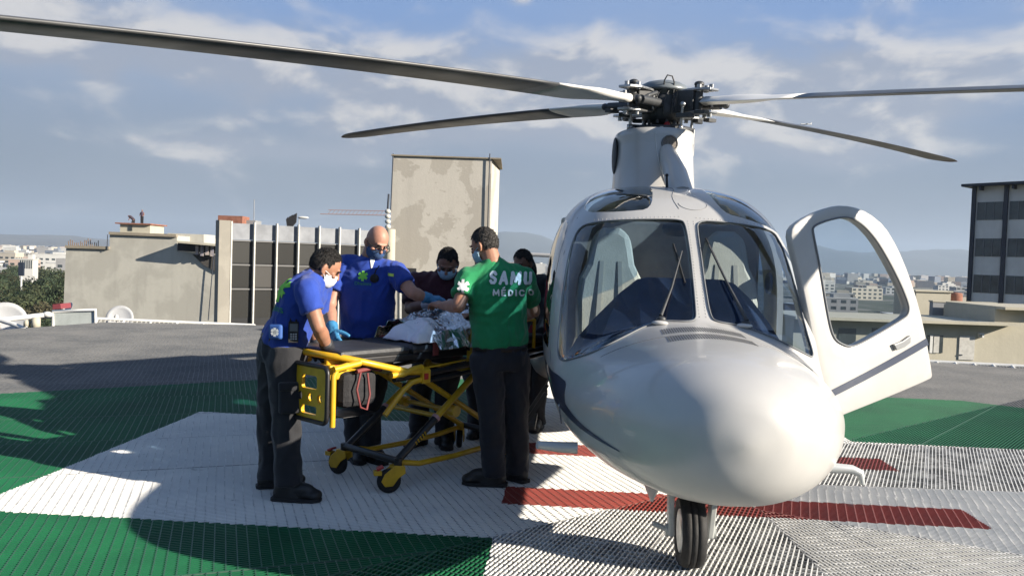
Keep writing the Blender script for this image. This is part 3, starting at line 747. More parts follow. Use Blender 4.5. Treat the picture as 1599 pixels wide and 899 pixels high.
def blade_sec(r_):
    if r_ < .95:
        t = max(0, (r_-.42)/.53); ch = lerp(.13, .335, t*t*(3-2*t)); th = lerp(.55, .14, t**.7)
    else: ch = .335; th = .115
    sweep = 0.
    if r_ > 5.05: t = (r_-5.05)/.45; ch = .335*(1-.62*t*t); sweep = -.07*t*t
    pit = R(lerp(10, 1.5, (r_-.4)/5.1)); dz = -DROOP*(r_/5.5)**2
    out = []
    for y, z in airfoil(ch, th):
        y += sweep; out.append((r_, y*math.cos(pit) - z*math.sin(pit), dz + y*math.sin(pit) + z*math.cos(pit)))
    return out
DROOP = .165
rs = [.42, .5, .58, .66, .74, .82, .9, .98, 1.06, 1.16, 1.28]
bl_root = loft_obj('blade_root', [blade_sec(r_) for r_ in rs], [mat('blade_root_white', (.70, .69, .66), .4)])
rs2 = [1.28 + .15*i for i in range(26)] + [5.1, 5.2, 5.3, 5.36]
bl_main = loft_obj('rotor_blade', [blade_sec(r_) for r_ in rs2], [BLADE])
bl_tip = loft_obj('blade_tip', [blade_sec(r_) for r_ in (5.36, 5.42, 5.47, 5.5)], [BLT])
grip = MB()
for sz in (-1, 1):
    grip.prism([(.12, -.05, sz*.062), (.24, -.06, sz*.075), (.38, -.085, sz*.078), (.49, -.06, sz*.075), (.49, .06, sz*.075), (.38, .085, sz*.078), (.24, .06, sz*.075), (.12, .05, sz*.062)], (0, 0, .022*sz))
    for px_, py_ in ((.38, -.05), (.38, .05), (.46, 0)): grip.cyl((px_, py_, sz*.07), (px_, py_, sz*.125), .02, 8); 
grip.box((.15, 0, 0), (.09, .12, .14))
gripo = grip.obj('blade_grip', STEEL, None, bevel=.006)
damp = MB().cyl((.18, .11, -.02), (.46, .15, -.02), .035, 12); damp.cyl((.14, .10, -.02), (.50, .155, -.02), .014, 8); damp.ell((.5, .155, -.02), (.03, .03, .03)); damp.box((.47, -.13, -.10), (.10, .06, .03)); damp.ell((.33, .0, 0), (.09, .05, .05))
dampo = damp.obj('lag_damper', DARK, None)
for i, az in enumerate(BLADE_AZ):
    m = RM @ Matrix.Rotation(R(az), 4, 'Z')
    b = bl_main if i == 0 else bl_main.copy()
    if i: COL.objects.link(b)
    b.parent = heli; b.matrix_local = m
    for q in (bl_root, bl_tip, gripo, dampo):
        c = q if i == 0 else q.copy()
        if i: COL.objects.link(c)
        c.parent = b; c.matrix_local = Matrix.Identity(4)

# ------------------------------------------------------------ people
SKIN = {k: mat('skin_'+k, c, .55, 0, 30, .12, .12, 160, sheen=.1) for k, c in dict(fair=(.42, .21, .145), tan=(.34, .165, .10), brown=(.22, .105, .065)).items()}
CLOTH_BUMP = dict(bump=.30, bs=240)
def cloth(name, c, na=.18): return mat(name, c, .85, 0, 5, na, sheen=.15, **CLOTH_BUMP)
ROYAL = cloth('royal_blue_polo', (.012, .050, .330)); GREEN = cloth('green_tshirt', (.008, .235, .080)); MAROON = cloth('maroon_shirt', (.055, .010, .018))
PINK = cloth('coral_blouse', (.45, .06, .08)); BLACKC = cloth('black_cloth', (.012, .013, .016)); NAVYC = cloth('dark_navy_trousers', (.011, .012, .017))
CHAR = cloth('charcoal_cargo_trousers', (.013, .014, .018)); MINT = cloth('pale_green_scrub', (.10, .32, .22)); JEAN = cloth('dark_jeans', (.009, .011, .018))
LEATHER = mat('black_boot_leather', (.012, .012, .012), .5, 0, 18, .3, .3, 120)
HAIR = {'black': mat('black_hair', (.012, .010, .009), .55, 0, 60, .4, .8, 260), 'dark': mat('dark_brown_hair', (.028, .020, .015), .5, 0, 60, .4, .8, 260), 'grey': mat('greying_hair', (.045, .040, .036), .5, 0, 40, .4, .8, 260)}
BLUEGLOVE = mat('blue_nitrile', (.05, .22, .42), .45, 0, 20, .2, .2, 90); WHITEGLOVE = mat('pale_latex', (.55, .60, .68), .45, 0, 20, .15, .2, 90); DARKGLOVE = mat('dark_grey_glove', (.028, .030, .036), .6, 0, 20, .2, .2, 90)
MASKS = {'white': mat('white_mask', (.74, .75, .76), .85, 0, 8, .06, .2, 140), 'blue': mat('denim_blue_mask', (.045, .10, .24), .85, 0, 30, .35, .2, 140), 'pale': mat('pale_blue_mask', (.36, .52, .64), .85, 0, 8, .08, .2, 140), 'black': BLACKC}
def remeshed(g, name, m, parent, vox, smooth=4, disp=None, factor=.5):
    t = g.obj('tmp', m)
    r = t.modifiers.new('r', 'REMESH'); r.mode = 'VOXEL'; r.voxel_size = vox; r.adaptivity = 0
    if smooth: s_ = t.modifiers.new('s', 'SMOOTH'); s_.factor = factor; s_.iterations = smooth
    me = evaluated(t); kill(t)
    me.name = name; me.materials.clear(); me.materials.append(m)
    me.polygons.foreach_set('material_index', [0]*len(me.polygons))
    if disp:
        ns = [v.normal.copy() for v in me.vertices]
        for v, n in zip(me.vertices, ns): v.co = v.co + n*disp(v.co)
    me.polygons.foreach_set('use_smooth', [True]*len(me.polygons)); me.update()
    return meshobj(name, me, parent)
def folds(amp, seed=0., f=1., drop=None):
    o = Vector((seed*7.1, seed*3.3, seed*5.7))
    def d(p):
        q = Vector((p.x*1.0, p.y*1.0, p.z*1.0))
        w = Vector((mnoise.noise(q*4*f+o), mnoise.noise(q*4*f+o+Vector((9, 2, 5))), mnoise.noise(q*4*f+o+Vector((3, 8, 1)))))*.10
        a = 1-abs(mnoise.noise(Vector(((q.x+w.x)*13, (q.y+w.y)*13, (q.z+w.z)*8))*f+o))*2.4
        b = mnoise.noise((q+w)*26*f+o)
        return amp*(max(a, -.4)*.75 + b*.35)
    return d
def frustum(g, a, b, ra, rb, n=18):
    a, b = Vector(a), Vector(b); d = (b-a).normalized()
    g.tube([a - d*ra*.5, a, a.lerp(b, .5), b], ra, n, True, [ra*.72, ra, (ra+rb)/2, rb])
def rings(g, secs, n=28):
    """secs: (centre, lateral unit, forward unit, half width, half depth, squareness)"""
    vs = []; fs = []
    for c, l, f, w, d, q in secs:
        for k in range(n):
            a = 2*math.pi*k/n; ca, sa = math.cos(a), math.sin(a)
            vs.append(Vector(c) + Vector(l)*w*math.copysign(abs(ca)**q, ca) + Vector(f)*d*math.copysign(abs(sa)**q, sa))
    for i in range(len(secs)-1):
        for k in range(n): fs.append((i*n+k, i*n+(k+1) % n, (i+1)*n+(k+1) % n, (i+1)*n+k))
    fs += [tuple(reversed(range(n))), tuple(range((len(secs)-1)*n, len(secs)*n))]
    g.add(vs, fs, True)
def hand_prims(g, w, d, nrm, side, curl=35, k=1., fat=0.):
    """palm, four unequal bent fingers and a thumb leaving the side of the palm; nrm = the way the palm faces"""
    w, d = Vector(w), Vector(d).normalized(); nrm = (Vector(nrm) - d*Vector(nrm).dot(d)).normalized(); a = d.cross(nrm)*side
    for q in (-.028, -.010, .010, .027): g.cap(w + a*q*.75*k, w + d*.085*k + a*q*k, .017*k+fat, .0145*k+fat, 10)
    for q, L in ((-.031, .062), (-.0105, .074), (.0105, .080), (.031, .072)):
        p = w + d*.085*k + a*q*k; ang = 0.
        for j, fr in enumerate((.46, .31, .23)):
            ang += R(curl*(.7 if j == 0 else 1.0)); dd = d*math.cos(ang) + nrm*math.sin(ang) + a*q*1.2
            e = p + dd.normalized()*L*fr*1.25*k; r0 = (.0105, .0095, .0085)[j]*k+fat; g.cap(p, e, r0, r0*.9, 10); p = e
    p = w + d*.028*k + a*.030*k; td = (d*.65 + a*.70 + nrm*.45).normalized()
    for L, r0 in ((.040, .0135), (.033, .0115), (.027, .010)):
        e = p + td*L*k; g.cap(p, e, r0*k+fat, r0*.88*k+fat, 10); p = e; td = (td + d*.35 + nrm*.25).normalized()
def person(label, sp, group=None):
    V = lambda k: Vector(sp[k])
    pel, che, nec, hd = V('pelvis'), V('chest'), V('neck'), V('head')
    f = V('face').normalized(); u0 = Vector(sp.get('up', (hd-nec))); u = (u0 - f*u0.dot(f)).normalized(); rt = f.cross(u)
    shL, shR = V('shL'), V('shR'); lat_s = (shR-shL).normalized()
    bf = Vector(sp['front']).normalized(); lat_h = Vector((bf.y, -bf.x, 0)).normalized()
    gir = sp.get('girth', 1.); gv = MB()
    base = Vector((pel.x, pel.y, 0)); root = thing('person', label, 'person', base, 0, group)
    def P(v): return Vector(v) - base
    legs = {}
    for s_, sg in (('L', -1), ('R', 1)):
        hip = pel + lat_h*.088*sg*gir - Vector((0, 0, .05)); legs[s_] = (hip, V('kn'+s_), V('an'+s_), Vector(sp['to'+s_]).normalized())
    # --- the body, one continuous surface
    g = MB()
    Mh = Matrix((rt, f, u)).transposed()
    g.ell(P(hd+u*.022-f*.006), (.0745, .093, .098), Mh, 24, 16); g.ell(P(hd-u*.045+f*.020), (.058, .066, .068), Mh, 20, 14); g.ell(P(hd-u*.088+f*.052), (.026, .024, .022), Mh)
    g.cap(P(hd+f*.088+u*.012), P(hd+f*.103-u*.022), .009, .0135); g.ell(P(hd+f*.094-u*.028), (.019, .012, .009), Mh)
    g.ell(P(hd+f*.083+u*.026), (.050, .012, .010), Mh); g.ell(P(hd+f*.082-u*.056), (.024, .012, .006), Mh); g.ell(P(hd+f*.079-u*.066), (.022, .012, .007), Mh)
    for sx in (-1, 1):
        g.ell(P(hd+rt*.050*sx+f*.066-u*.018), (.020, .018, .016), Mh)
        Me = Mh @ Matrix.Rotation(R(25*sx), 3, 'Z'); g.ell(P(hd+rt*.079*sx-f*.008-u*.006), (.008, .019, .032), Me); g.ell(P(hd+rt*.076*sx-f*.0-u*.03), (.008, .012, .014), Me)
    g.cap(P(nec - (hd-nec)*.15), P(hd-u*.04-f*.02), .060*gir, .054*gir)
    g.cap(P(nec-(nec-che)*.25), P(shL), .060, .055); g.cap(P(nec-(nec-che)*.25), P(shR), .060, .055)
    g.cap(P(pel), P(che), .09*gir, .092*gir); g.cap(P(che), P(nec-(nec-che)*.2), .085*gir, .06)
    for s_, sg in (('L', -1), ('R', 1)):
        sh, el, wr = V('sh'+s_), V('el'+s_), V('wr'+s_)
        g.cap(P(sh), P(el), .050*gir, .041*gir); m_ = el.lerp(wr, .3); g.cap(P(el), P(m_), .040, .043*gir); g.cap(P(m_), P(wr), .043*gir, .027)
        hdv = Vector(sp.get('hd'+s_, (wr-el))); pn = Vector(sp.get('pn'+s_, (0, 0, -1)))
        hand_prims(g, P(wr), hdv, pn, sg, sp.get('curl', 32))
        h, k_, a_, t_ = legs[s_]; g.cap(P(pel-Vector((0, 0, .03))), P(h), .10, .085); g.cap(P(h), P(k_), .070, .050); g.cap(P(k_), P(a_), .050, .036); g.cap(P(a_), P(a_+t_*.12-Vector((0, 0, .05))), .035, .026)
    remeshed(g, 'body', sp['skin'], root, .0062, 3)
    # --- face
    fe = MB()
    for sx in (-1, 1): fe.ell(P(hd+rt*.031*sx+f*.083+u*.006), (.013, .006, .0075), Mh, 10, 8)
    fe.obj('eyes', mat('eye_dark', (.03, .02, .018), .2), root)
    br = MB()
    for sx in (-1, 1): br.tube([P(hd+rt*.014*sx+f*.0945+u*.024), P(hd+rt*.032*sx+f*.0935+u*.031), P(hd+rt*.050*sx+f*.082+u*.026)], .004, 6, True, [.004, .0045, .002])
    br.obj('eyebrows', HAIR['dark'], root)
    if sp.get('hair'):
        hl = sp.get('hairlen', -.02); hb = MB(); c = hd+u*.024-f*.008; vol = sp.get('hairvol', 1.)
        hb.ell((0, 0, 0), (.0760*vol, .0948*vol, .0995*vol), None, 40, 28)
        keep = []
        for fc in hb.f:
            q = sum((Vector(hb.v[i]) for i in fc), Vector())/len(fc)
            lim = .052 + .012*math.sin(q.x*70) + .3*max(0, q.y-.06) if q.y > .050 else (lerp(.052, -.012, min(1, (.050-q.y)/.03)) if q.y > .020 else (lerp(-.012, hl-.03, min(1, (.020-q.y)/.05)))); lim += .006*mnoise.noise(q*90)
            if q.z > lim: keep.append(fc)
        hb.f = keep; hb.mi = [0]*len(keep); hb.sm = [True]*len(keep)
        hb.v = [P(c + Mh @ (Vector(v)*(1+.014*mnoise.noise(Vector(v)*45)+.008*mnoise.noise(Vector(v)*110)))) for v in hb.v]
        rh = random.Random(int(sp.get('seed', 1)*13)); base_v = list(hb.v); base_f = list(hb.f); cc = P(c)
        for _ in range(2600):
            fc = rh.choice(base_f); q0 = sum((Vector(base_v[i]) for i in fc), Vector())/len(fc) + Vector((rh.gauss(0, .0022), rh.gauss(0, .0022), rh.gauss(0, .0022))); nrm_ = (q0-cc).normalized()
            fl = (f*rh.gauss(.35, .4) - u*rh.gauss(.55, .35) + rt*rh.gauss(0, .5)); fl = (fl - nrm_*fl.dot(nrm_)).normalized(); tip_ = q0 + fl*rh.uniform(.004, .009) + nrm_*rh.uniform(.0, .0022); sd_h = nrm_.cross(fl)*.0013
            hb.add([q0-sd_h, q0+sd_h, tip_], [(0, 1, 2)], True)
        ho = hb.obj('hair', sp['hair'], root, fix=False); md = ho.modifiers.new('s', 'SOLIDIFY'); md.thickness = .003; md.offset = -.6
        if sp.get('longhair'):
            lh = MB(); lh.ell(P(hd-f*.055-u*.06), (.088, .055, .13), Mh, 18, 12); lh.obj('hair', sp['hair'], root)
    if sp.get('mask'):
        hb = MB(); c = hd-u*.045+f*.022; hb.ell((0, 0, 0), (.0675, .081, .074), None, 36, 26); keep = []
        for fc in hb.f:
            q = sum((Vector(hb.v[i]) for i in fc), Vector())/len(fc)
            top = .036 - .35*max(0, .06-q.y); 
            if q.y > -.005 and -.062 < q.z < top: keep.append(fc)
        hb.f = keep; hb.mi = [0]*len(keep); hb.sm = [True]*len(keep)
        hb.v = [P(c + Mh @ (Vector(v)*(1+.012*math.sin(v[2]*260)))) for v in hb.v]
        mo = hb.obj('face_mask', sp['mask'], root); md = mo.modifiers.new('s', 'SOLIDIFY'); md.thickness = .004; md.offset = 1
        st = MB()
        for sx in (-1, 1):
            for dz in (-.02, -.075): st.tube([P(hd+rt*.062*sx+f*.045+u*dz), P(hd+rt*.074*sx+f*.018+u*(dz*.6)), P(hd+rt*.080*sx-f*.012+u*(-.012))], .0022, 5)
        st.obj('mask_strap', sp['mask'], root)
    if sp.get('glasses'):
        gl = MB()
        for sx in (-1, 1):
            gl.tube([P(hd+rt*(.033*sx+.026*math.cos(a))+f*.108+u*(.002+.018*math.sin(a))) for a in [2*math.pi*i/14 for i in range(15)]], .0030, 6, False)
            gl.tube([P(hd+rt*.058*sx+f*.104+u*.006), P(hd+rt*.076*sx+f*.06+u*.006), P(hd+rt*.082*sx-f*.012+u*.004), P(hd+rt*.08*sx-f*.03-u*.012)], .0028, 6)
        gl.tube([P(hd-rt*.007+f*.109+u*.004), P(hd+rt*.007+f*.109+u*.004)], .003, 6); gl.obj('glasses', BLACK, root)
    # --- shirt
    g = MB(); fr = lambda lt, up: up.cross(lt).normalized()
    hem = sp.get('hem', -.03)
    lo = pel + (pel-che).normalized()*(-hem); secs = []
    sternum = nec.lerp(che, .35)
    for c, t, w, d, q in ((lo, 0, .172, .122, .85), (lo.lerp(che, .18), .1, .174, .124, .85), (lo.lerp(che, .42), .35, .170, .122, .85), (lo.lerp(che, .72), .7, .178, .126, .82), (che, .9, .186, .126, .8), (che.lerp(nec, .38), 1, .180, .112, .8), (che.lerp(nec, .72), 1, .135, .085, .9), (nec, 1, .072, .066, 1), (nec+(nec-che).normalized()*.012, 1, .066, .062, 1)):
        lt = lat_h.lerp(lat_s, t).normalized(); up = (nec-che).normalized() if t > .6 else (che-pel).normalized()
        ff = up.cross(lt).normalized(); lt = ff.cross(up).normalized()
        secs.append((P(c + (ff*.012 if t > .3 else Vector())), lt, ff, w*gir, d*gir*sp.get('belly', 1.) if t < .6 else d*gir, q))
    rings(g, secs)
    slv = sp.get('sleeve', .62)
    for s_ in 'LR':
        sh, el, wr = V('sh'+s_), V('el'+s_), V('wr'+s_)
        g.cap(P(nec.lerp(che, .30)), P(sh), .068*gir, .066*gir); ax = (sh-el).normalized()
        if slv <= 1: frustum(g, P(sh), P(sh.lerp(el, slv)), .068*gir, .066*gir)
        else:
            g.cap(P(sh), P(el), .066*gir, .055); frustum(g, P(el), P(el.lerp(wr, .93)), .054, .042)
    sho = remeshed(g, 'shirt', sp['shirt'], root, .0085, 4, folds(sp.get('fold', .0095), sp.get('seed', 1.)))
    if sp.get('collar'):
        ax = (hd-nec).normalized(); pts = [P(nec + ax*.012 + (lat_s*math.cos(a) + ax.cross(lat_s)*math.sin(a))*.071) for a in [2*math.pi*i/20 for i in range(21)]]
        up = [p + ax*.028 + (p - P(nec+ax*.012)).normalized()*.002 for p in pts]; dn = [p + (p - P(nec+ax*.012)).normalized()*.022 - ax*.018 for p in pts]
        g = MB(); n = 21; g.add(pts+up+dn, [(i, i+1, n+i+1, n+i) for i in range(n-1)] + [(n+i, n+i+1, 2*n+i+1, 2*n+i) for i in range(n-1)], True)
        co = g.obj('collar', sp['shirt'], sho); md = co.modifiers.new('s', 'SOLIDIFY'); md.thickness = .004
    # --- trousers, belt, boots
    g = MB(); up = Vector((0, 0, 1)); tw = sp.get('tw', 1.)
    pu = (che-pel).normalized().lerp(up, .5).normalized(); fh = pu.cross(lat_h).normalized()
    rings(g, [(P(pel-pu*.12), lat_h, fh, .150*gir, .118*gir, .85), (P(pel-pu*.06), lat_h, fh, .168*gir, .126*gir, .82), (P(pel-pu*.01), lat_h, fh, .168*gir, .120*gir, .82), (P(pel+pu*.035), lat_h, fh, .163*gir, .114*gir, .85)])
    for s_ in 'LR':
        h, k_, a_, t_ = legs[s_]
        g.tube([P(h+Vector((0, 0, .03))), P(h.lerp(k_, .15)), P(h.lerp(k_, .5)), P(k_), P(k_.lerp(a_, .25)), P(k_.lerp(a_, .6)), P(a_+Vector((0, 0, .05))), P(a_+Vector((0, 0, -.015)))], .08, 20, True, [r_*tw*gir for r_ in (.098, .102, .088, .074, .074, .070, .068, .070)])
    tro = remeshed(g, 'trousers', sp['trousers'], root, .009, 4, folds(.011, sp.get('seed', 1.)+4, .8))
    if sp.get('cargo'):
        for s_, sg in (('L', -1), ('R', 1)):
            h, k_, a_, t_ = legs[s_]; c = h.lerp(k_, .68) + lat_h*sg*.092*tw; ax = (h-k_).normalized()
            M3 = Matrix((lat_h, ax.cross(lat_h), ax)).transposed()
            q = MB(); q.box(P(c), (.035, .15, .18), M=M3); q.box(P(c+ax*.07+lat_h*sg*.008), (.035, .16, .055), M=M3); q.obj('cargo_pocket', sp['trousers'], tro, bevel=.012)
    b = MB(); bc = pel+pu*.028; pts = [P(bc + lat_h*.168*gir*math.copysign(abs(math.cos(a))**.85, math.cos(a)) + fh*.119*gir*math.copysign(abs(math.sin(a))**.85, math.sin(a))) for a in [2*math.pi*i/36 for i in range(36)]]
    o_, i_ = [p-pu*.02 for p in pts], [p+pu*.02 for p in pts]
    b.add(o_+i_, [(i, (i+1) % 36, 36+(i+1) % 36, 36+i) for i in range(36)], True); bo = b.obj('belt', LEATHER, root); md = bo.modifiers.new('s', 'SOLIDIFY'); md.thickness = .006; md.offset = 0
    for s_ in 'LR':
        h, k_, a_, t_ = legs[s_]; t2 = Vector((t_.x, t_.y, 0)).normalized(); z0 = Vector((a_.x, a_.y, 0)); g = MB(); sd = Vector((t2.y, -t2.x, 0))
        rings(g, [(P(z0-t2*.02+Vector((0, 0, .20))), sd, t2, .056, .062, 1), (P(z0-t2*.012+Vector((0, 0, .11))), sd, t2, .054, .066, 1), (P(z0+Vector((0, 0, .06))), sd, t2, .052, .085, .9), (P(z0+t2*.02+Vector((0, 0, .012))), sd, t2, .05, .10, .85)])
        g.cap(P(z0-t2*.045+Vector((0, 0, .047))), P(z0+t2*.15+Vector((0, 0, .046))), .044, .042); g.ell(P(z0+t2*.165+Vector((0, 0, .04))), (.050, .055, .036)); g.ell(P(z0+t2*.08+Vector((0, 0, .07))), (.046, .09, .045), Matrix((sd, t2, up)).transposed())
        bt = remeshed(g, 'boot', LEATHER, root, .0075, 3)
        for v in bt.data.vertices: v.co.z = max(v.co.z, .0035)
        so = MB(); so.prism([P(z0 + t2*x + sd*y + Vector((0, 0, .0015))) for x, y in ((-.095, -.03), (-.08, -.046), (0, -.05), (.10, -.056), (.17, -.05), (.21, -.02), (.21, .02), (.17, .05), (.10, .056), (0, .05), (-.08, .046), (-.095, .03))], (0, 0, .022)); so.obj('boot_sole', BLACK, bt, bevel=.004)
    for s_, sg in (('L', -1), ('R', 1)):
        if sp.get('glove'+s_):
            g = MB(); el, wr = V('el'+s_), V('wr'+s_); hdv = Vector(sp.get('hd'+s_, (wr-el))); pn = Vector(sp.get('pn'+s_, (0, 0, -1)))
            hand_prims(g, P(wr), hdv, pn, sg, sp.get('curl', 32), 1., .0032); frustum(g, P(wr.lerp(el, .22)), P(wr+hdv.normalized()*.03), .043, .034)
            remeshed(g, 'glove', sp['glove'+s_], root, .0045, 2, folds(.0015, 3, 3))
    return root, sho, tro
bpy.context.view_layer.update()
def cast_tree(o):
    d = o.data; off = o.parent.location if o.parent else Vector()
    return BVHTree.FromPolygons([v.co + off for v in d.vertices], [tuple(p.vertices) for p in d.polygons]), off
def decal(o, name, verts2, faces, org, right, up, dirn, m, off=.0055):
    """lay a flat shape onto a garment: 2-D verts (metres) placed at org, then dropped along dirn"""
    bv, base = cast_tree(o); right, up, dirn = Vector(right).normalized(), Vector(up).normalized(), Vector(dirn).normalized(); vs = []
    for a, b in verts2:
        p = Vector(org) + right*a + up*b; h = bv.ray_cast(p - dirn*.4, dirn)
        if h[0] is None: h = bv.find_nearest(p)
        vs.append(h[0] - dirn*off - base)
    me = bpy.data.meshes.new(name); me.from_pydata(vs, [], faces); me.materials.append(m); me.update()
    return meshobj(name, me, o)
def dense(verts, faces, mx=.008):
    """cut a flat shape along a fine grid so that it can follow the cloth"""
    bm = bmesh.new(); vs = [bm.verts.new((x, y, 0)) for x, y in verts]
    for f_ in faces:
        try: bm.faces.new([vs[i] for i in f_])
        except ValueError: pass
    for ax in (0, 1):
        lo_, hi_ = min(v[ax] for v in verts), max(v[ax] for v in verts); q = math.floor(lo_/mx)*mx + mx*.37; no = (1, 0, 0) if ax == 0 else (0, 1, 0)
        while q < hi_:
            bmesh.ops.bisect_plane(bm, geom=bm.verts[:]+bm.edges[:]+bm.faces[:], plane_co=(q if ax == 0 else 0, q if ax else 0, 0), plane_no=no); q += mx
    bm.verts.index_update()
    r_ = [(v.co.x, v.co.y) for v in bm.verts], [tuple(v.index for v in f_.verts) for f_ in bm.faces]; bm.free(); return r_
def text2d(s_, size, bold=0., sx=1.):
    cu = bpy.data.curves.new('t', 'FONT'); cu.body = s_; cu.size = size;  cu.align_x = 'CENTER'; cu.align_y = 'CENTER'; cu.fill_mode = 'FRONT'
    o = bpy.data.objects.new('t', cu); COL.objects.link(o); me = evaluated(o); kill(o)
    vs = [(v.co.x*sx, v.co.y) for v in me.vertices]; fs = [tuple(p.vertices) for p in me.polygons]; return dense(vs, fs)
STROKES = {'S': [[(.92, .80), (.70, .97), (.30, .97), (.07, .80), (.12, .62), (.32, .54), (.68, .46), (.92, .34), (.92, .18), (.70, .03), (.30, .03), (.06, .20)]],
 'A': [[(.02, 0), (.5, 1), (.98, 0)], [(.2, .30), (.8, .30)]], 'M': [[(.0, 0), (.06, 1), (.5, .22), (.94, 1), (1, 0)]], 'U': [[(.05, 1), (.05, .28), (.25, .03), (.75, .03), (.95, .28), (.95, 1)]],
 '\u00c9': [[(.92, 1), (.06, 1), (.06, 0), (.92, 0)], [(.06, .5), (.8, .5)], [(.40, 1.32), (.72, 1.52)]], 'D': [[(.06, 0), (.06, 1), (.5, 1), (.92, .72), (.92, .28), (.5, 0), (.06, 0)]], 'I': [[(.5, 0), (.5, 1)]],
 'C': [[(.94, .80), (.68, 1), (.32, 1), (.06, .74), (.06, .26), (.32, 0), (.68, 0), (.94, .20)]], 'O': [[(.32, 0), (.06, .26), (.06, .74), (.32, 1), (.68, 1), (.94, .74), (.94, .26), (.68, 0), (.32, 0)]]}
def block_letters(word, h, widths, gap, w, cell=.0026):
    """heavy block capitals, cut out of a fine cloth grid"""
    segs = []; x = 0
    for ch, cw in zip(word, widths):
        for pl in STROKES[ch]:
            q = [(x + w/2 + a*(cw-w), w/2 + b*(h-w)) for a, b in pl]; segs += list(zip(q, q[1:]))
        x += cw + gap
    W_ = x-gap; vs = {}; fs = []
    def vid(i, j): return vs.setdefault((i, j), len(vs))
    for i in range(int(W_/cell)+1):
        for j in range(int(h*1.7/cell)+1):
            px_, py_ = (i+.5)*cell, (j+.5)*cell
            for (ax, ay), (bx, by) in segs:
                dx, dy = bx-ax, by-ay; t = max(0, min(1, ((px_-ax)*dx+(py_-ay)*dy)/(dx*dx+dy*dy+1e-12)))
                if (px_-ax-t*dx)**2 + (py_-ay-t*dy)**2 < (w/2)**2: fs.append((vid(i, j), vid(i+1, j), vid(i+1, j+1), vid(i, j+1))); break
    return [(i*cell-W_/2, j*cell-h/2) for i, j in vs], fs
def star6(r_, w):
    vs = []; fs = []
    for k in range(3):
        a = R(60*k+90); d = (math.cos(a), math.sin(a)); n = (-d[1], d[0]); b = len(vs)
        vs += [(d[0]*i*r_+n[0]*j*w*(1.25 if abs(i) == 1 else 1), d[1]*i*r_+n[1]*j*w*(1.25 if abs(i) == 1 else 1)) for i, j in ((-1, -1), (1, -1), (1, 1), (-1, 1))]; fs.append((b, b+1, b+2, b+3))
    return dense(vs, fs)
LIME = mat('lime_print', (.22, .62, .07), .7); WPRINT = mat('white_print', (.72, .74, .72), .75); LIMEY = mat('lime_yellow_tab', (.55, .75, .12), .7)

pa, sa, ta = person('man in blue shirt and dark cargo trousers bent over the foot of the stretcher', dict(
    pelvis=(-1.419, 4.950, 0.938), chest=(-1.305, 4.930, 1.238), neck=(-1.211, 4.920, 1.377), head=(-1.163, 4.930, 1.418), face=(.82, .30, -.50), up=(.35, .05, .9), front=(.85, .52, 0),
    shL=(-1.220, 5.100, 1.299), shR=(-1.225, 4.740, 1.288), elL=(-1.278, 5.160, 1.037), elR=(-1.138, 4.700, 1.072), wrL=(-1.258, 5.160, 0.905), wrR=(-1.119, 4.880, 0.927), hdL=(.5, .3, -.8), hdR=(.35, .35, -.8), pnL=(.3, .5, -.4), pnR=(.3, .6, -.3),
    knL=(-1.515, 5.080, 0.459), knR=(-1.348, 4.820, 0.515), anL=(-1.501, 5.060, 0.075), anR=(-1.325, 4.800, 0.116), toL=(.9, .35, 0), toR=(.96, -.05, 0),
    skin=SKIN['tan'], hair=HAIR['black'], hairlen=-.03, mask=MASKS['white'], shirt=ROYAL, trousers=CHAR, cargo=1, sleeve=.60, gloveL=DARKGLOVE, gloveR=DARKGLOVE, seed=1, tw=1.12, girth=1.06, hem=-.01))
pb, sb_, tb = person('bald man with glasses in blue polo shirt standing behind the stretcher', dict(
    pelvis=(-1.050, 5.850, 0.885), chest=(-1.048, 5.780, 1.279), neck=(-1.032, 5.760, 1.479), head=(-0.978, 5.700, 1.600), face=(.50, -.66, -.52), up=(.25, -.2, .95), front=(.28, -.95, 0),
    shL=(-0.843, 5.720, 1.394), shR=(-1.229, 5.800, 1.431), elL=(-0.693, 5.550, 1.254), elR=(-1.296, 5.660, 1.133), wrL=(-0.596, 5.620, 1.213), wrR=(-1.210, 5.400, 0.981), hdL=(1, .25, .0), hdR=(.35, -.6, -.6), pnL=(0, .2, -1), pnR=(.6, .3, -.4),
    knL=(-1.010, 5.800, 0.411), knR=(-1.117, 5.820, 0.404), anL=(-1.008, 5.820, 0.028), anR=(-1.115, 5.840, 0.010), toL=(.7, -.7, 0), toR=(.35, -.9, 0),
    skin=SKIN['fair'], mask=MASKS['blue'], glasses=1, shirt=ROYAL, trousers=NAVYC, collar=1, sleeve=.66, gloveL=BLUEGLOVE, gloveR=BLUEGLOVE, seed=2, girth=1.12, belly=1.12, hem=.05))
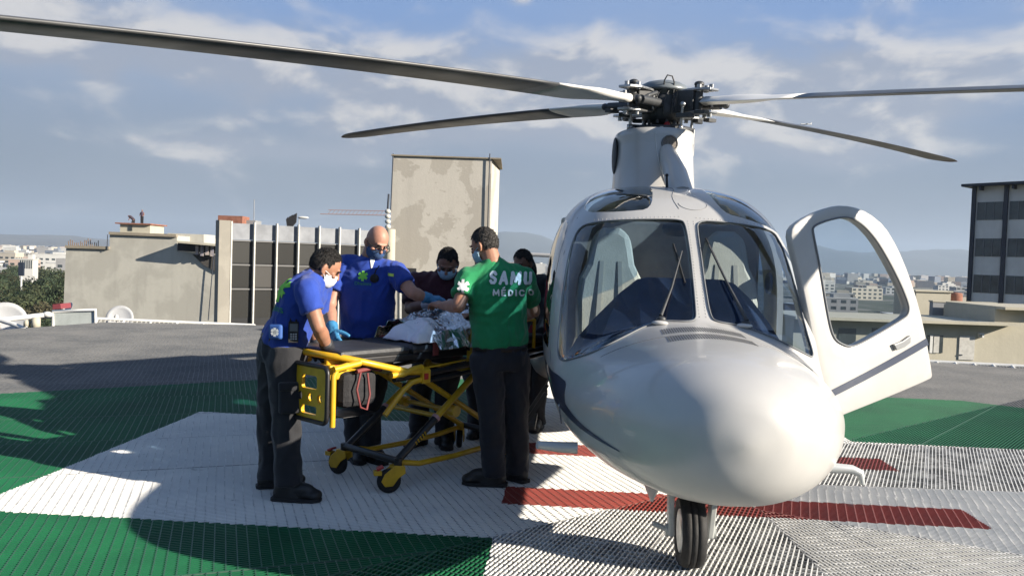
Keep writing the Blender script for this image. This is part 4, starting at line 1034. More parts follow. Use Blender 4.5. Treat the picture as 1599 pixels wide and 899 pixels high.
pc, sc_, tc_ = person('man in maroon shirt leaning over the blanket with head bowed', dict(
    pelvis=(-0.575, 6.350, 0.759), chest=(-0.566, 6.220, 1.206), neck=(-0.524, 6.140, 1.379), head=(-0.495, 6.050, 1.464), face=(-.02, -.80, -.60), up=(.06, -.5, .85), front=(.05, -1, 0),
    shL=(-0.329, 6.120, 1.326), shR=(-0.754, 6.180, 1.321), elL=(-0.292, 6.000, 1.128), elR=(-0.773, 6.060, 1.108), wrL=(-0.434, 5.820, 1.172), wrR=(-0.596, 5.850, 1.165), hdL=(-.8, -.5, 0), hdR=(.8, -.45, .0), pnL=(0, -.2, -1), pnR=(0, -.2, -1),
    knL=(-0.508, 6.320, 0.344), knR=(-0.712, 6.360, 0.330), anL=(-0.502, 6.360, 0.026), anR=(-0.717, 6.400, -0.012), toL=(.2, -.9, 0), toR=(-.3, -.9, 0),
    skin=SKIN['brown'], hair=HAIR['black'], hairlen=-.03, mask=MASKS['pale'], shirt=MAROON, trousers=NAVYC, sleeve=.8, gloveL=WHITEGLOVE, gloveR=WHITEGLOVE, seed=3, girth=1.06, collar=1))
pd, sd_, td = person('man in green SAMU shirt standing with his back to the viewer beside the helicopter', dict(
    pelvis=(-0.065, 5.300, 0.895), chest=(-0.090, 5.280, 1.293), neck=(-0.144, 5.300, 1.491), head=(-0.191, 5.330, 1.592), face=(-.80, .48, -.36), up=(-.2, .1, .95), front=(-.42, .90, 0),
    shL=(-0.291, 5.240, 1.376), shR=(0.077, 5.360, 1.390), elL=(-0.340, 5.120, 1.196), elR=(0.163, 5.660, 1.145), wrL=(-0.474, 5.420, 1.179), wrR=(0.010, 5.980, 1.052), hdL=(-.55, .75, .12), hdR=(-.8, .5, .1), pnL=(.2, .1, -1), pnR=(0, 0, -1),
    knL=(-0.106, 5.240, 0.475), knR=(0.056, 5.340, 0.474), anL=(-0.081, 5.260, 0.086), anR=(0.078, 5.400, 0.075), toL=(-.95, .05, 0), toR=(-.6, .6, 0),
    skin=SKIN['tan'], hair=HAIR['grey'], hairlen=-.045, mask=MASKS['pale'], shirt=GREEN, trousers=JEAN, sleeve=.66, seed=4, girth=1.10, hem=.04, fold=.010))
pe, se, te = person('woman in coral blouse and black jacket standing between the stretcher and the helicopter', dict(
    pelvis=(0.204, 7.100, 0.716), chest=(0.177, 7.050, 1.148), neck=(0.129, 7.020, 1.357), head=(0.091, 6.980, 1.475), face=(-.55, -.75, -.32), up=(-.1, -.1, .95), front=(-.35, -.9, 0),
    shL=(0.283, 6.980, 1.285), shR=(0.037, 7.120, 1.278), elL=(0.323, 6.900, 1.005), elR=(0.012, 7.000, 0.987), wrL=(0.224, 6.750, 0.838), wrR=(0.019, 6.800, 0.771), hdL=(-.5, -.7, -.2), hdR=(0, -.6, -.5),
    knL=(0.272, 7.060, 0.380), knR=(0.181, 7.100, 0.370), anL=(0.273, 7.100, 0.056), anR=(0.194, 7.140, 0.033), toL=(-.2, -.9, 0), toR=(-.5, -.8, 0),
    skin=SKIN['brown'], hair=HAIR['dark'], hairlen=-.06, longhair=1, hairvol=1.04, mask=MASKS['black'], shirt=PINK, trousers=NAVYC, sleeve=.5, seed=5, girth=.92))
ev = MB()
ec, el_, er_ = [Vector(v) - pe.location for v in ((0.177, 7.050, 1.148), (0.283, 6.980, 1.285), (0.037, 7.120, 1.278))]
for s_, a, b, c in ((1, el_, Vector((0.323, 6.900, 1.005))-pe.location, Vector((0.224, 6.750, 0.838))-pe.location),):
    ev.cap(a, b, .078, .066); frustum(ev, b, c, .062, .052); ev.cap(a+Vector((-.03, 0, 0)), Vector((0.261, 7.080, 0.703))-pe.location, .105, .13)
remeshed(ev, 'jacket', BLACKC, pe, .009, 3, folds(.007, 9))
pf, sf_, tf = person('helper in pale green scrubs mostly hidden behind the man in the green SAMU shirt', dict(
    pelvis=(-0.240, 6.750, 0.702), chest=(-0.263, 6.700, 1.151), neck=(-0.258, 6.680, 1.357), head=(-0.238, 6.620, 1.476), face=(-.25, -.85, -.4), up=(0, -.1, .95), front=(-.1, -1, 0),
    shL=(-0.063, 6.680, 1.320), shR=(-0.420, 6.720, 1.307), elL=(-0.017, 6.650, 1.055), elR=(-0.363, 6.620, 1.056), wrL=(-0.144, 6.500, 0.956), wrR=(-0.258, 6.450, 0.982),
    knL=(-0.172, 6.720, 0.310), knR=(-0.270, 6.740, 0.303), anL=(-0.163, 6.750, 0.003), anR=(-0.273, 6.770, -0.005), toL=(.1, -.9, 0), toR=(-.1, -.9, 0),
    skin=SKIN['tan'], hair=HAIR['black'], mask=MASKS['pale'], shirt=MINT, trousers=NAVYC, sleeve=.6, seed=6, girth=.95))
bpy.context.view_layer.update()
# marks on the shirts
bl = Vector((-.45, .9, 0)).normalized(); brt = Vector((.9, .45, 0)).normalized(); bl2 = Vector((.12, .99, 0)); br2 = Vector((.99, -.12, 0))
o1 = Vector((-0.013, 5.200, 1.387)); v2, f2 = block_letters('SAMU', .090, (.052, .060, .068, .054), .010, .0185); decal(sd_, 'shirt_lettering', v2, f2, o1, br2, (-.03, 0, 1), bl2, WPRINT, .009)
o2 = Vector((0.007, 5.200, 1.291)); v2, f2 = block_letters('M\u00c9DICO', .044, (.042, .032, .036, .012, .036, .038), .009, .0092); decal(sd_, 'shirt_lettering', v2, f2, o2, br2, (-.03, 0, 1), bl2, WPRINT, .009)
v2, f2 = star6(.046, .0095); decal(sd_, 'sleeve_emblem', v2, f2, (-0.322, 5.100, 1.325), (.85, .25, 0), (-.2, 0, 1), (.35, .95, 0), WPRINT)
v2, f2 = star6(.036, .0078); decal(sb_, 'chest_emblem', v2, f2, (-1.054, 5.600, 1.357), (.98, .2, 0), (.05, 0, 1), (-.1, 1, 0), LIME)
v2, f2 = text2d('Dhelinns', .034, 0, 1.0); decal(sb_, 'chest_lettering', v2, f2, (-1.052, 5.600, 1.303), (.98, .2, 0), (.05, 0, 1), (-.1, 1, 0), mat('green_print', (.05, .30, .10), .7))
v2, f2 = dense([(-.022, -.010), (.022, -.010), (.022, .010), (-.022, .010)], [(0, 1, 2, 3)]); decal(sb_, 'name_tab', v2, f2, (-0.856, 5.600, 1.372), (.98, .0, -.1), (.05, 0, 1), (-.1, 1, 0), LIMEY)
v2, f2 = dense([(-.012, -.05), (.012, -.05), (.0, .0)], [(0, 1, 2)])
v2, f2 = dense([(-.020, .045), (.022, .045), (.004, -.035), (-.004, -.035)], [(0, 1, 2, 3)]); decal(sb_, 'undershirt', v2, f2, (-0.993, 5.600, 1.449), (.98, .2, 0), (.05, 0, 1), (-.1, 1, 0), MASKS['white'])
mc = Vector((-0.964, 5.600, 1.360)) - pb.location; bv_, _ = cast_tree(sb_); hh_ = bv_.find_nearest(mc+pb.location)[0]-pb.location
q = MB(); q.lathe(hh_, [(0, .03), (.022, .028), (.03, .018), (.032, 0)], 16, Matrix.Rotation(R(98), 3, 'X')); q.tube([hh_+Vector((0, 0, .03)), hh_+Vector((.01, -.01, .06)), hh_+Vector((.03, .01, .09))], .005, 6); q.obj('shoulder_microphone', BLACK, pb)
# back print, radio and pouch of the bent man
bn_ = Vector((-.55, -.25, .55)); 
v2, f2 = star6(.085, .017); decal(sa, 'back_emblem', v2, f2, (-1.395, 4.800, 1.287), (.3, -.75, .1), (.60, .2, .70), (.72, .55, -.45), LIME)
v2, f2 = text2d('Dhelinns', .06, .001, .9); decal(sa, 'back_lettering', v2, f2, (-1.447, 4.800, 1.177), (.35, -.8, .1), (.60, .2, .70), (.72, .55, -.45), mat('green_print', (.05, .3, .1)))
bvt, _ = cast_tree(sa); rp = Vector((-1.226, 4.500, 1.067)); hr = bvt.ray_cast(Vector((0, 0, 1.5)), (rp-Vector((0, 0, 1.5))).normalized())[0] or rp
rc = hr - pa.location + Vector((.0, -.015, 0)); q = MB(); q.box(rc+Vector((0, 0, -.01)), (.058, .034, .125), M=Matrix.Rotation(R(20), 3, 'Z')); q.cyl(rc+Vector((-.018, 0, .05)), rc+Vector((-.016, 0, .135)), .007, 8, .004); q.cyl(rc+Vector((.016, 0, .05)), rc+Vector((.016, 0, .066)), .006, 8)
ro = q.obj('radio', BLACK, pa, bevel=.006); q = MB(); Mq = Matrix.Rotation(R(20), 3, 'Z'); q.box(rc+Mq @ Vector((0, -.018, .018)), (.046, .003, .045), M=Mq); q.obj('radio_screen', mat('screen_grey', (.10, .12, .14), .25), ro)
q = MB()
for i in range(3):
    for j in range(3): q.box(rc+Mq @ Vector((-.014+.014*i, -.018, -.022-.014*j)), (.010, .004, .009), M=Mq)
q.obj('radio_keys', mat('key_grey', (.38, .39, .40), .5), ro)
hr = bvt.ray_cast(Vector((0, 0, 1.5)), (Vector((-1.321, 4.500, 1.075))-Vector((0, 0, 1.5))).normalized())[0] or Vector((-1.409, 4.800, 1.047))
q = MB(); q.box(hr-pa.location+Vector((0, -.02, -.02)), (.085, .05, .09), M=Matrix.Rotation(R(-12), 3, 'Z')); q.obj('belt_pouch', mat('blue_pouch', (.03, .09, .30), .6), pa, bevel=.014)
v2, f2 = star6(.026, .007); po = [o for o in COL.objects if o.name.startswith('belt_pouch')][0]; decal(po, 'pouch_emblem', v2, f2, hr+Vector((0, -.05, -.02)), (.97, -.2, 0), (0, 0, 1), (.2, .97, 0), WPRINT)

# ------------------------------------------------------------ the wheeled stretcher (local x runs to the head end)
YEL = mat('yellow_powder_coat', (.62, .36, .012), .38, 0, 10, .2, coat=.2); BLK = mat('black_powder_coat', (.013, .013, .015), .4, 0, 12, .3)
REDM = mat('red_plastic', (.42, .025, .02), .45); VINYL = mat('dark_grey_vinyl', (.030, .032, .036), .5, 0, 6, .25, .2, 30)
stx = thing('stretcher', 'yellow and black wheeled ambulance stretcher with crossed legs', 'stretcher', (-.69, 5.04, 0), math.atan2(.76, .65))
ZF = .74
def sobj(g, n, m, parent=stx, **k): return g.obj(n, m, parent, **k)
for x, y, ang in ((0, 0, 150), (0, .55, 100), (1.12, .0, 60), (1.12, .55, 40)):
    a = R(ang); t = Vector((math.cos(a), math.sin(a), 0)); sd = Vector((-t.y, t.x, 0)); c = Vector((x, y, .078)) + t*.055
    f_ = MB()
    for q in (-1, 1):
        o_ = [c+sd*.031*q+t*u_+Vector((0, 0, w_)) for u_, w_ in ((-.095, .095), (-.03, .105), (.035, .05), (.055, .005), (.03, -.03), (-.02, -.028), (-.055, .02), (-.10, .05))]
        f_.prism(o_, sd*.008*q)
    f_.prism([c+sd*-.031+t*u_+Vector((0, 0, w_)) for u_, w_ in ((-.095, .095), (.0, .10), (-.01, .085), (-.095, .082))], sd*.062)
    f_.box(c+t*.075+Vector((0, 0, .055)), (.05, .05, .03), a)
    ca = sobj(f_, 'caster_fork', YEL, bevel=.004)
    MB().box(c+t*.06+Vector((0, 0, .085)), (.045, .05, .014), M=Matrix.Rotation(a, 3, 'Z') @ Matrix.Rotation(R(25), 3, 'Y')).obj('brake_pedal', REDM, ca, bevel=.003)
    Mw = Matrix((t, Vector((0, 0, 1)), sd)).transposed()
    MB().lathe(c, [(.0, -.018), (.05, -.020), (.066, -.021), (.076, -.012), (.078, 0), (.076, .012), (.066, .021), (.05, .020), (0, .018)], 28, Mw).obj('wheel', BLACK, ca)
    MB().cyl((x, y, .17), (x, y, .22), .026, 14).obj('caster_stem', BLK, ca)
for y in (.02, .53):
    q = MB(); a, b = Vector((0, y, .19)), Vector((.74, y, ZF-.03)); m_ = a.lerp(b, .46)
    q.tube([a, m_], .026, 14); lo = sobj(q, 'lower_leg', BLK)
    q = MB(); q.tube([m_, b], .023, 14); q.ell(b, (.034, .034, .034)); sobj(q, 'upper_leg', YEL)
    q = MB(); q.tube([a.lerp(b, .45), a.lerp(b, .475)], .030, 14); q.obj('collar_ring', mat('reflective_red_white', (.55, .30, .30), .4), lo)
    q = MB(); Mx = (b-a).normalized()
    for i in range(5):
        for j in range(2): q.box(a.lerp(b, .20+.026*i) + Vector((0, -.027 if y < .3 else .027, 0)) + Vector((-Mx.z, 0, Mx.x))*(.008-.014*((i+j) % 2)), (.010, .004, .010), M=Matrix.Rotation(-math.atan2(Mx.z, Mx.x), 3, 'Y'))
    q.obj('leg_marking', YEL, lo)
    q = MB(); yo = y + (.032 if y < .3 else -.032); a2, b2 = Vector((1.12, yo, .19)), Vector((.22, yo, ZF-.03)); q.tube([a2, b2], .020, 14); q.ell(b2, (.032, .032, .032)); q.cyl((.52, y-.02, .455), (.52, y+.02+.02, .455), .04, 16); sobj(q, 'cross_leg', YEL)
    q = MB(); z0 = .185; q.tube([(0.03, y, z0), (.18, y-.02, z0-.03), (.5, y-.03, z0-.03), (.86, y-.02, z0-.02), (1.1, y, z0)], .019, 12); sobj(q, 'base_tube', YEL)
for x in (0, 1.12): sobj(MB().tube([(x, 0, .20), (x, .55, .20)], .024, 12), 'base_crossbar', BLK)
for x, z in ((.52, .456), (.36, .44), (.74, ZF-.03), (.22, ZF-.03)): sobj(MB().tube([(x, .01, z), (x, .54, z)], .017, 10), 'leg_crossbar', YEL)
for y in (-.03, .58):
    q = MB(); q.tube([(-.08, y, .735), (.3, y, .755), (.9, y, .80), (1.52, y, .845)], .021, 12); q.tube([(.0, y, .69), (.4, y, .71), (1.0, y, .755), (1.48, y, .80)], .016, 12); sobj(q, 'side_rail', BLK)
    q = MB(); q.tube([(.04, y-.002, .776), (.5, y-.002, .806), (1.1, y-.002, .846)], .006, 8); sobj(q, 'rail_trim', YEL)
    q = MB(); q.tube([(.62, y, .80), (.62, y, 1.06)], .013, 10); q.box((.62, y, .83), (.05, .045, .08)); q.tube([(1.3, y, .84), (1.3, y, 1.06)], .013, 10); q.tube([(.62, y, 1.06), (1.3, y, 1.06)], .012, 10); sobj(q, 'side_guard', YEL)
# foot end: raised yellow rim, hook-on pack frame, release lever
q = MB(); rim = [(.20, -.045, .765), (.02, -.05, .775), (-.22, -.045, .835), (-.42, .0, .885), (-.50, .12, .90), (-.52, .275, .905), (-.50, .43, .90), (-.42, .55, .885), (-.22, .595, .835), (.02, .60, .775), (.20, .595, .765)]
q.tube(rim, .021, 14); sobj(q, 'foot_rim', YEL)
q = MB(); q.prism([(-.50, .10, .885), (-.30, .02, .85), (-.30, .02, .80), (-.50, .10, .80)], (.02, .05, 0)); q.box((-.40, .12, .80), (.22, .14, .09)); sobj(q, 'foot_bracket', YEL, bevel=.01)
MB().box((-.425, .042, .835), (.09, .008, .022), rz=R(-22)).obj('red_label', REDM, stx)
# perforated yellow plate facing the foot end
Xp, y0, y1, z0, z1 = -.585, -.02, .30, .53, .835
q = MB()
def loop(y_a, y_b, z_a, z_b, r_=.03, n=5):
    o_ = []
    for cy, cz, st_ in ((y_b-r_, z_b-r_, 0), (y_a+r_, z_b-r_, 90), (y_a+r_, z_a+r_, 180), (y_b-r_, z_a+r_, 270)):
        for k in range(n): a = R(st_+90*k/(n-1)); o_.append((cy+r_*math.cos(a), cz+r_*math.sin(a)))
    return o_
bm = bmesh.new(); es = []
holes = [loop(.07, .22, .705, .785, .014), loop(.07, .22, .555, .605, .014)] + [[(cy+.022*math.cos(R(30*k)), .655+.028*math.sin(R(30*k))) for k in range(12)] for cy in (.045, .14, .235)]
for lp in [loop(y0, y1, z0, z1)] + holes:
    vs = [bm.verts.new((Xp, a, b)) for a, b in lp]
    for i in range(len(vs)): es.append(bm.edges.new((vs[i], vs[(i+1) % len(vs)])))
bmesh.ops.triangle_fill(bm, use_beauty=True, edges=es, normal=(-1, 0, 0)); bmesh.ops.solidify(bm, geom=bm.faces, thickness=.022)
me = bpy.data.meshes.new('foot_plate'); bm.to_mesh(me); bm.free(); me.materials.append(YEL); meshobj('foot_plate', me, stx)
q = MB(); q.tube([(Xp, a, b) for a, b in loop(y0-.012, y1+.012, z0-.012, z1+.012, .04)] + [(Xp, y1+.012, z1-.03)], .014, 8); q.obj('plate_edging', BLK, stx)
for y in (y0-.02, y1+.03): sobj(MB().tube([(-.55, y, .50), (-.55, y, .80), (-.52, y, .84), (-.45, y, .855)], .017, 12), 'plate_post', YEL)
sobj(MB().tube([(-.55, y0-.02, .835), (-.36, y0-.02, .86)], .02, 12), 'plate_bracket', YEL)
MB().box((-.31, .13, .69), (.27, .25, .22)).obj('equipment_pack', mat('black_nylon', (.014, .014, .017), .8, 0, 30, .3, .4, 120), stx, bevel=.045)
q = MB(); q.tube([(-.33, -.012, .80), (-.37, -.03, .70), (-.34, -.03, .59), (-.29, -.03, .57), (-.27, -.03, .66), (-.28, -.015, .79)], .007, 8); q.tube([(-.36, -.01, .805), (-.24, .0, .815), (-.16, .0, .80)], .014, 8); q.obj('pack_strap', mat('red_webbing', (.16, .03, .03), .7), stx)
MB().box((-.30, .13, .53), (.27, .24, .006)).obj('pack_base', BLK, stx, bevel=.004)
q = MB(); q.tube([(-.12, -.05, .765), (-.03, -.055, .765), (.06, -.055, .79), (.14, -.04, .795)], .020, 12); sobj(q, 'lift_handle', YEL)
q = MB(); q.tube([(-.16, -.045, .52), (-.02, -.05, .66), (.05, -.05, .705), (.16, -.05, .72)], .018, 12); q.box((.16, -.05, .735), (.07, .045, .085)); lv = sobj(q, 'release_lever', YEL, bevel=.003)
MB().box((.155, -.075, .738), (.034, .006, .04)).obj('release_button', REDM, lv)
q = MB(); q.box((.60, .275, .855), (1.9, .50, .05)); q.obj('litter_deck', BLK, stx, bevel=.01)
# mattress: padded sections
mt = MB()
for x0, x1, zt, yw in ((-.46, .10, .93, .52), (.105, .62, .935, .54), (.625, 1.5, .94, .54)): mt.box(((x0+x1)/2, .275, (zt+.875)/2), (x1-x0, yw, zt-.875))
mtr = mt.obj('mattress', VINYL, stx, bevel=.028)
q = MB(); q.box((.30, .275, .937), (.05, .548, .012)); q.box((.30, -.003, .90), (.05, .012, .09)); q.obj('restraint_strap', mat('red_webbing', (.16, .03, .03)), stx, bevel=.003)

# patient under the foil blanket
um, vm = Vector((.65, .76, 0)), Vector((-.76, .65, 0)); SO = Vector((-.69, 5.04, 0))
def sl(x, y, z): return SO + um*x + vm*y + Vector((0, 0, z))
pat, ps_, pt_ = person('patient in dark clothes lying on the stretcher under the foil blanket', dict(
    pelvis=sl(.72, .27, 1.04), chest=sl(1.16, .27, 1.08), neck=sl(1.37, .27, 1.08), head=sl(1.53, .27, 1.09), face=(.0, .1, 1), up=(.65, .76, .05), front=(0, 0, 1) if False else (.65, .76, 0),
    shL=sl(1.32, .44, 1.07), shR=sl(1.32, .10, 1.07), elL=sl(1.05, .47, 1.03), elR=sl(1.05, .07, 1.03), wrL=sl(.84, .40, 1.08), wrR=sl(.84, .14, 1.08),
    knL=sl(.30, .36, 1.03), knR=sl(.30, .18, 1.03), anL=sl(-.06, .34, .99), anR=sl(-.06, .20, .99), toL=(-.6, -.7, .2), toR=(-.6, -.7, .2),
    skin=SKIN['tan'], hair=HAIR['dark'], mask=MASKS['white'], shirt=BLACKC, trousers=NAVYC, sleeve=1.6, seed=8, girth=.9)) if False else (None, None, None)
lying = thing('person', 'patient in dark clothes lying on the stretcher under the foil blanket', 'person', sl(1.2, .27, .94))
def PL(x, y, z): return sl(x, y, z) - lying.location
g = MB(); 
g.cap(PL(.75, .27, 1.03), PL(1.2, .27, 1.05), .12, .125); g.cap(PL(1.3, .40, 1.04), PL(1.3, .14, 1.04), .075, .075); g.cap(PL(1.35, .27, 1.05), PL(1.50, .27, 1.08), .055, .052); g.ell(PL(1.56, .27, 1.09), (.085, .085, .095)); g.ell(PL(1.53, .27, 1.175), (.016, .016, .02))
for yy in (.05, .49): g.cap(PL(1.3, .27+(yy-.27)*.8, 1.04), PL(1.02, yy, 1.0), .052, .042); g.cap(PL(1.02, yy, 1.0), PL(.80, .27+(yy-.27)*.6, 1.10), .042, .03); hand_prims(g, PL(.80, .27+(yy-.27)*.6, 1.10), -um*.9, (0, 0, -1), 1 if yy < .27 else -1)
for yy in (.22, .35): g.cap(PL(.75, yy, 1.01), PL(.60, yy, 1.05), .075, .05); g.cap(PL(.60, yy, 1.05), PL(.46, yy, .985), .05, .036); g.cap(PL(.46, yy, .985), PL(.42, yy, 1.0), .034, .028)
remeshed(g, 'body', SKIN['tan'], lying, .0075, 3)
g = MB(); g.cap(PL(.75, .27, 1.03), PL(1.2, .27, 1.05), .135, .142); g.cap(PL(1.3, .43, 1.04), PL(1.3, .11, 1.04), .088, .088)
for yy in (.05, .49): g.cap(PL(1.3, .27+(yy-.27)*.8, 1.04), PL(1.02, yy, 1.0), .068, .056); frustum(g, PL(1.02, yy, 1.0), PL(.84, .27+(yy-.27)*.65, 1.08), .056, .044)
remeshed(g, 'jacket', BLACKC, lying, .010, 3, folds(.008, 12))
hb = MB(); hb.ell(PL(1.585, .27, 1.08), (.092, .092, .10)); hb.obj('hair', HAIR['dark'], lying)

def drape(name, x0, x1, y0, y1, hf, nx, ny, m, flat, thick=.003):
    g = MB(); vs = []
    for i in range(nx+1):
        for j in range(ny+1):
            x, y = lerp(x0, x1, i/nx), lerp(y0, y1, j/ny); vs.append(hf(x, y, i/nx, j/ny))
    fs = []
    for i in range(nx):
        for j in range(ny):
            a = i*(ny+1)+j; b, c, d = a+1, a+ny+2, a+ny+1
            if (i+j) % 2: fs += [(a, d, c), (a, c, b)]
            else: fs += [(a, d, b), (d, c, b)]
    g.add(vs, fs, not flat); o = g.obj(name, m, None); md = o.modifiers.new('s', 'SOLIDIFY'); md.thickness = thick
    return o
FOIL = mat('silver_foil', (.72, .75, .80), .20, 1.0, 9, .12, .25, 60); SHEET = mat('white_sheet', (.72, .74, .79), .8, 0, 6, .06, .3, 60)
def nz(x, y, s_, o_=0.): return mnoise.noise(Vector((x*s_+o_, y*s_-o_, o_*1.7)))
def foil_h(x, y, i, j):
    bulge = .19*math.exp(-((y-.28)/.26)**2)*(.35+.65*math.exp(-((x-.66)/.34)**2)) + .05*math.exp(-((x-.90)/.12)**2)
    z = .955 + bulge
    cr = .020*nz(x, y, 13, 2.) + .014*abs(nz(x+.3*y, y, 24, 5.)) + .008*nz(x, y, 55, 9.) + .030*(1-abs(nz(x*.6+y*.8, y*.3, 9, 4.))*2)*.5
    z += cr; over = max(0, -.0-y) + max(0, y-.56)
    z -= over*1.5
    return sl(x + .02*nz(x, y, 14, 7.), y + .02*nz(x, y, 15, 3.), max(z, .90 if over else .945))
fb = drape('foil_blanket', .28, 1.08, -.06, .62, foil_h, 64, 54, FOIL, True); tag(fb, 'crinkled silver foil blanket spread over the patient on the stretcher', 'blanket')
def sheet_h(x, y, i, j):
    e = min(i, 1-i, j, 1-j); edge = 1-(1-min(1, e*3.2))**2
    z = .945 + edge*(.075 + .04*nz(x, y, 7, 1.) + .05*(1-abs(nz(x+.5*y, y*.6, 6.5, 3.))*2.2)) + .012*nz(x, y, 30, 2.)
    return sl(x + .03*nz(x, y, 9, 8.), y + .03*nz(x, y, 9, 6.), max(z, .943))
shx = drape('sheet', .14, .46, -.02, .33, sheet_h, 40, 40, SHEET, False, .004); tag(shx, 'bunched white sheet lying at the foot of the foil blanket', 'sheet')

# ------------------------------------------------------------ the surroundings: roofs, towers, city, hills
GZ = -22.0
def wallmat(name, col, blotch=None, scale=.35, amt=.5, rough=.9, bump=.25, sharp=(.44, .56)):
    if name in MATS: return MATS[name]
    m = bpy.data.materials.new(name); m.use_nodes = True; MATS[name] = m; t = NT(m.node_tree); b = m.node_tree.nodes['Principled BSDF']
    P = t.n('ShaderNodeTexCoord').outputs['Object']; c = tuple(col)+(1,); c2 = tuple(blotch or [x*.72 for x in col])+(1,)
    f = t.ss(t.noise(P, scale, 7, .62, .3), sharp[0], sharp[1]); f2 = t.ss(t.noise(P, scale*7, 6, .65), .3, .75)
    mp = t.n('ShaderNodeMapping'); t.put(mp.inputs[0], P); mp.inputs['Scale'].default_value = (1.4, 1.4, .10); st = t.ss(t.noise(mp.outputs[0], 1.1, 5, .6), .45, .75)
    x = t.mix(t.m('MULTIPLY', f, amt), c, c2); x = t.mix(t.m('MULTIPLY', f2, .22), x, tuple(q*.75 for q in col)+(1,)); x = t.mix(t.m('MULTIPLY', st, .22), x, tuple(q*.6 for q in col)+(1,))
    t.put(b.inputs['Base Color'], x); b.inputs['Roughness'].default_value = rough
    bn = t.n('ShaderNodeBump'); bn.inputs['Strength'].default_value = bump; bn.inputs['Distance'].default_value = .03; t.put(bn.inputs['Height'], t.noise(P, scale*22, 4, .7)); t.put(b.inputs['Normal'], bn.outputs[0]); return m
CONC = wallmat('raw_concrete_block', (.43, .42, .37), (.34, .33, .29), .22, .75); PLAST = wallmat('patched_plaster', (.46, .435, .385), (.355, .33, .285), .42, .9, sharp=(.515, .535))
CREAMW = wallmat('cream_render', (.46, .43, .34), None, .3, .25); GREYW = wallmat('grey_render', (.26, .27, .28), None, .3, .3); PANEL = wallmat('grey_wall_panel', (.58, .59, .57), None, .25, .3)
DKBLUE = mat('dark_blue_steel', (.020, .028, .045), .5, 0, 2, .2); WIN = mat('dark_window_glass', (.060, .075, .080), .15, 0, .8, .5, spec=.8); WPAINT = mat('white_metal_paint', (.66, .66, .63), .45, 0, 8, .12)
DIRTY = mat('dusty_white_paint', (.52, .51, .47), .6, 0, 6, .2); RUST = mat('brick_red', (.28, .12, .08), .9, 0, 4, .3)
def plate(pts, depth, g=None): g = g or MB(); return g.prism(pts, (0, depth, 0))
def vb(px_list): return [Vector(p) for p in px_list]
# raw concrete block wall with workers on its roof
D1 = 100.
t1 = thing('concrete_building', 'raw grey concrete block building with stepped roof at the left', 'building', (-48.152, 100.000, -7.595))
T = lambda p, o: Vector(p) - o.location
f1 = [(-56.372, 100.000, -7.868), (-56.099, 100.000, 1.404), (-50.633, 100.000, 1.424), (-50.662, 100.000, 3.269), (-42.226, 100.000, 3.227), (-42.190, 100.000, 1.302), (-39.936, 100.000, 1.136), (-36.557, 100.000, 1.007), (-36.387, 100.000, -7.204)]
low = [(f1[-1][0], 100, GZ), (f1[0][0], 100, GZ)]
plate([T(p, t1) for p in f1+low], 14).obj('wall', CONC, t1)
g = MB(); 
for (a, b) in (((-56.043, 99.900, 1.404), (-50.582, 99.900, 1.424)), ((-50.612, 99.900, 3.267), (-42.184, 99.900, 3.226))): g.beam(T(a, t1), T(b, t1), .5, .35)
g.obj('roof_edge', wallmat('weathered_coping', (.27, .235, .18)), t1)
c = Vector((-47.960, 103.000, 3.214)) - t1.location; hut = MB().box(c+Vector((0, 0, .6)), (3.8, 4, 1.4)).obj('roof_hut', CREAMW, t1); MB().box(c+Vector((-.1, 0, 1.36)), (4.5, 4.8, .16)).obj('hut_roof', RUST, hut)
MB().box(c+Vector((-.6, -2.02, .75)), (.5, .08, .6)).obj('hut_window', WIN, hut)
g = MB()
for k in range(16): x = 107+k*3.1; h = random.uniform(7, 15); a = Vector((-56.091, 101.000, 1.340)); a.x = Vector(((-56.334, 101.000, 1.332))).x + k*.25; g.cyl(a-t1.location, a-t1.location+Vector((random.uniform(-.05, .05), 0, h*.08)), .05, 5)
g.obj('rebar', mat('rusty_bar', (.16, .10, .06), .9), t1)
g = MB(); g.prism([T(p, t1) for p in ((-45.091, 104.000, 3.591), (-40.412, 104.000, 3.579), (-40.389, 104.000, 2.412), (-45.069, 104.000, 2.424))], (0, 4, 0)); g.obj('roof_block', CONC, t1)
g = MB(); g.prism([T(p, t1) for p in ((-41.159, 97.500, 2.559), (-36.139, 97.500, 2.256), (-36.135, 97.500, 2.060), (-41.155, 97.500, 2.324))], (0, 6, 0)); g.obj('canopy_slab', CREAMW, t1)
g = MB(); g.prism([T(p, t1) for p in ((-42.045, 99.800, 2.346), (-37.148, 99.800, 2.108), (-37.129, 99.800, 1.147), (-42.027, 99.800, 1.386))], (0, .15, 0)); g.obj('canopy_shade_panel', mat('flat_near_black', (.02, .02, .022), .9), t1)  # near-black panel painting the shade under the canopy slab
g = MB()
for k in range(5): p = T((-39.230, 99.000, 1.707), t1) + Vector((k*.62, 0, -.2)); g.box(p, (.36, .3, 1.1+.3*(k % 2)))
g.obj('hanging_laundry', mat('laundry_mix', (.42, .36, .33), .9, 0, 1.2, .6, col2=(.12, .14, .22)), t1)
g = MB(); g.tube([T(p, t1) for p in ((-37.333, 99.500, 0.978), (-37.585, 99.500, -2.391), (-37.889, 99.500, -7.216))], .06, 6); g.tube([T(p, t1) for p in ((-50.697, 99.600, 3.094), (-50.747, 99.600, 1.174))], .05, 6); g.obj('drain_pipe', DKBLUE, t1)
g = MB(); g.prism([T(p, t1) for p in ((-40.134, 99.700, 0.967), (-36.926, 99.700, 0.913), (-36.882, 99.700, -1.250), (-38.665, 99.700, -0.347))], (0, .2, 0)); g.obj('wall_shadow_wedge', mat('wedge_shadow_dark', (.06, .055, .05), .95), t1)  # dark sheet that paints the wedge of shadow on the wall
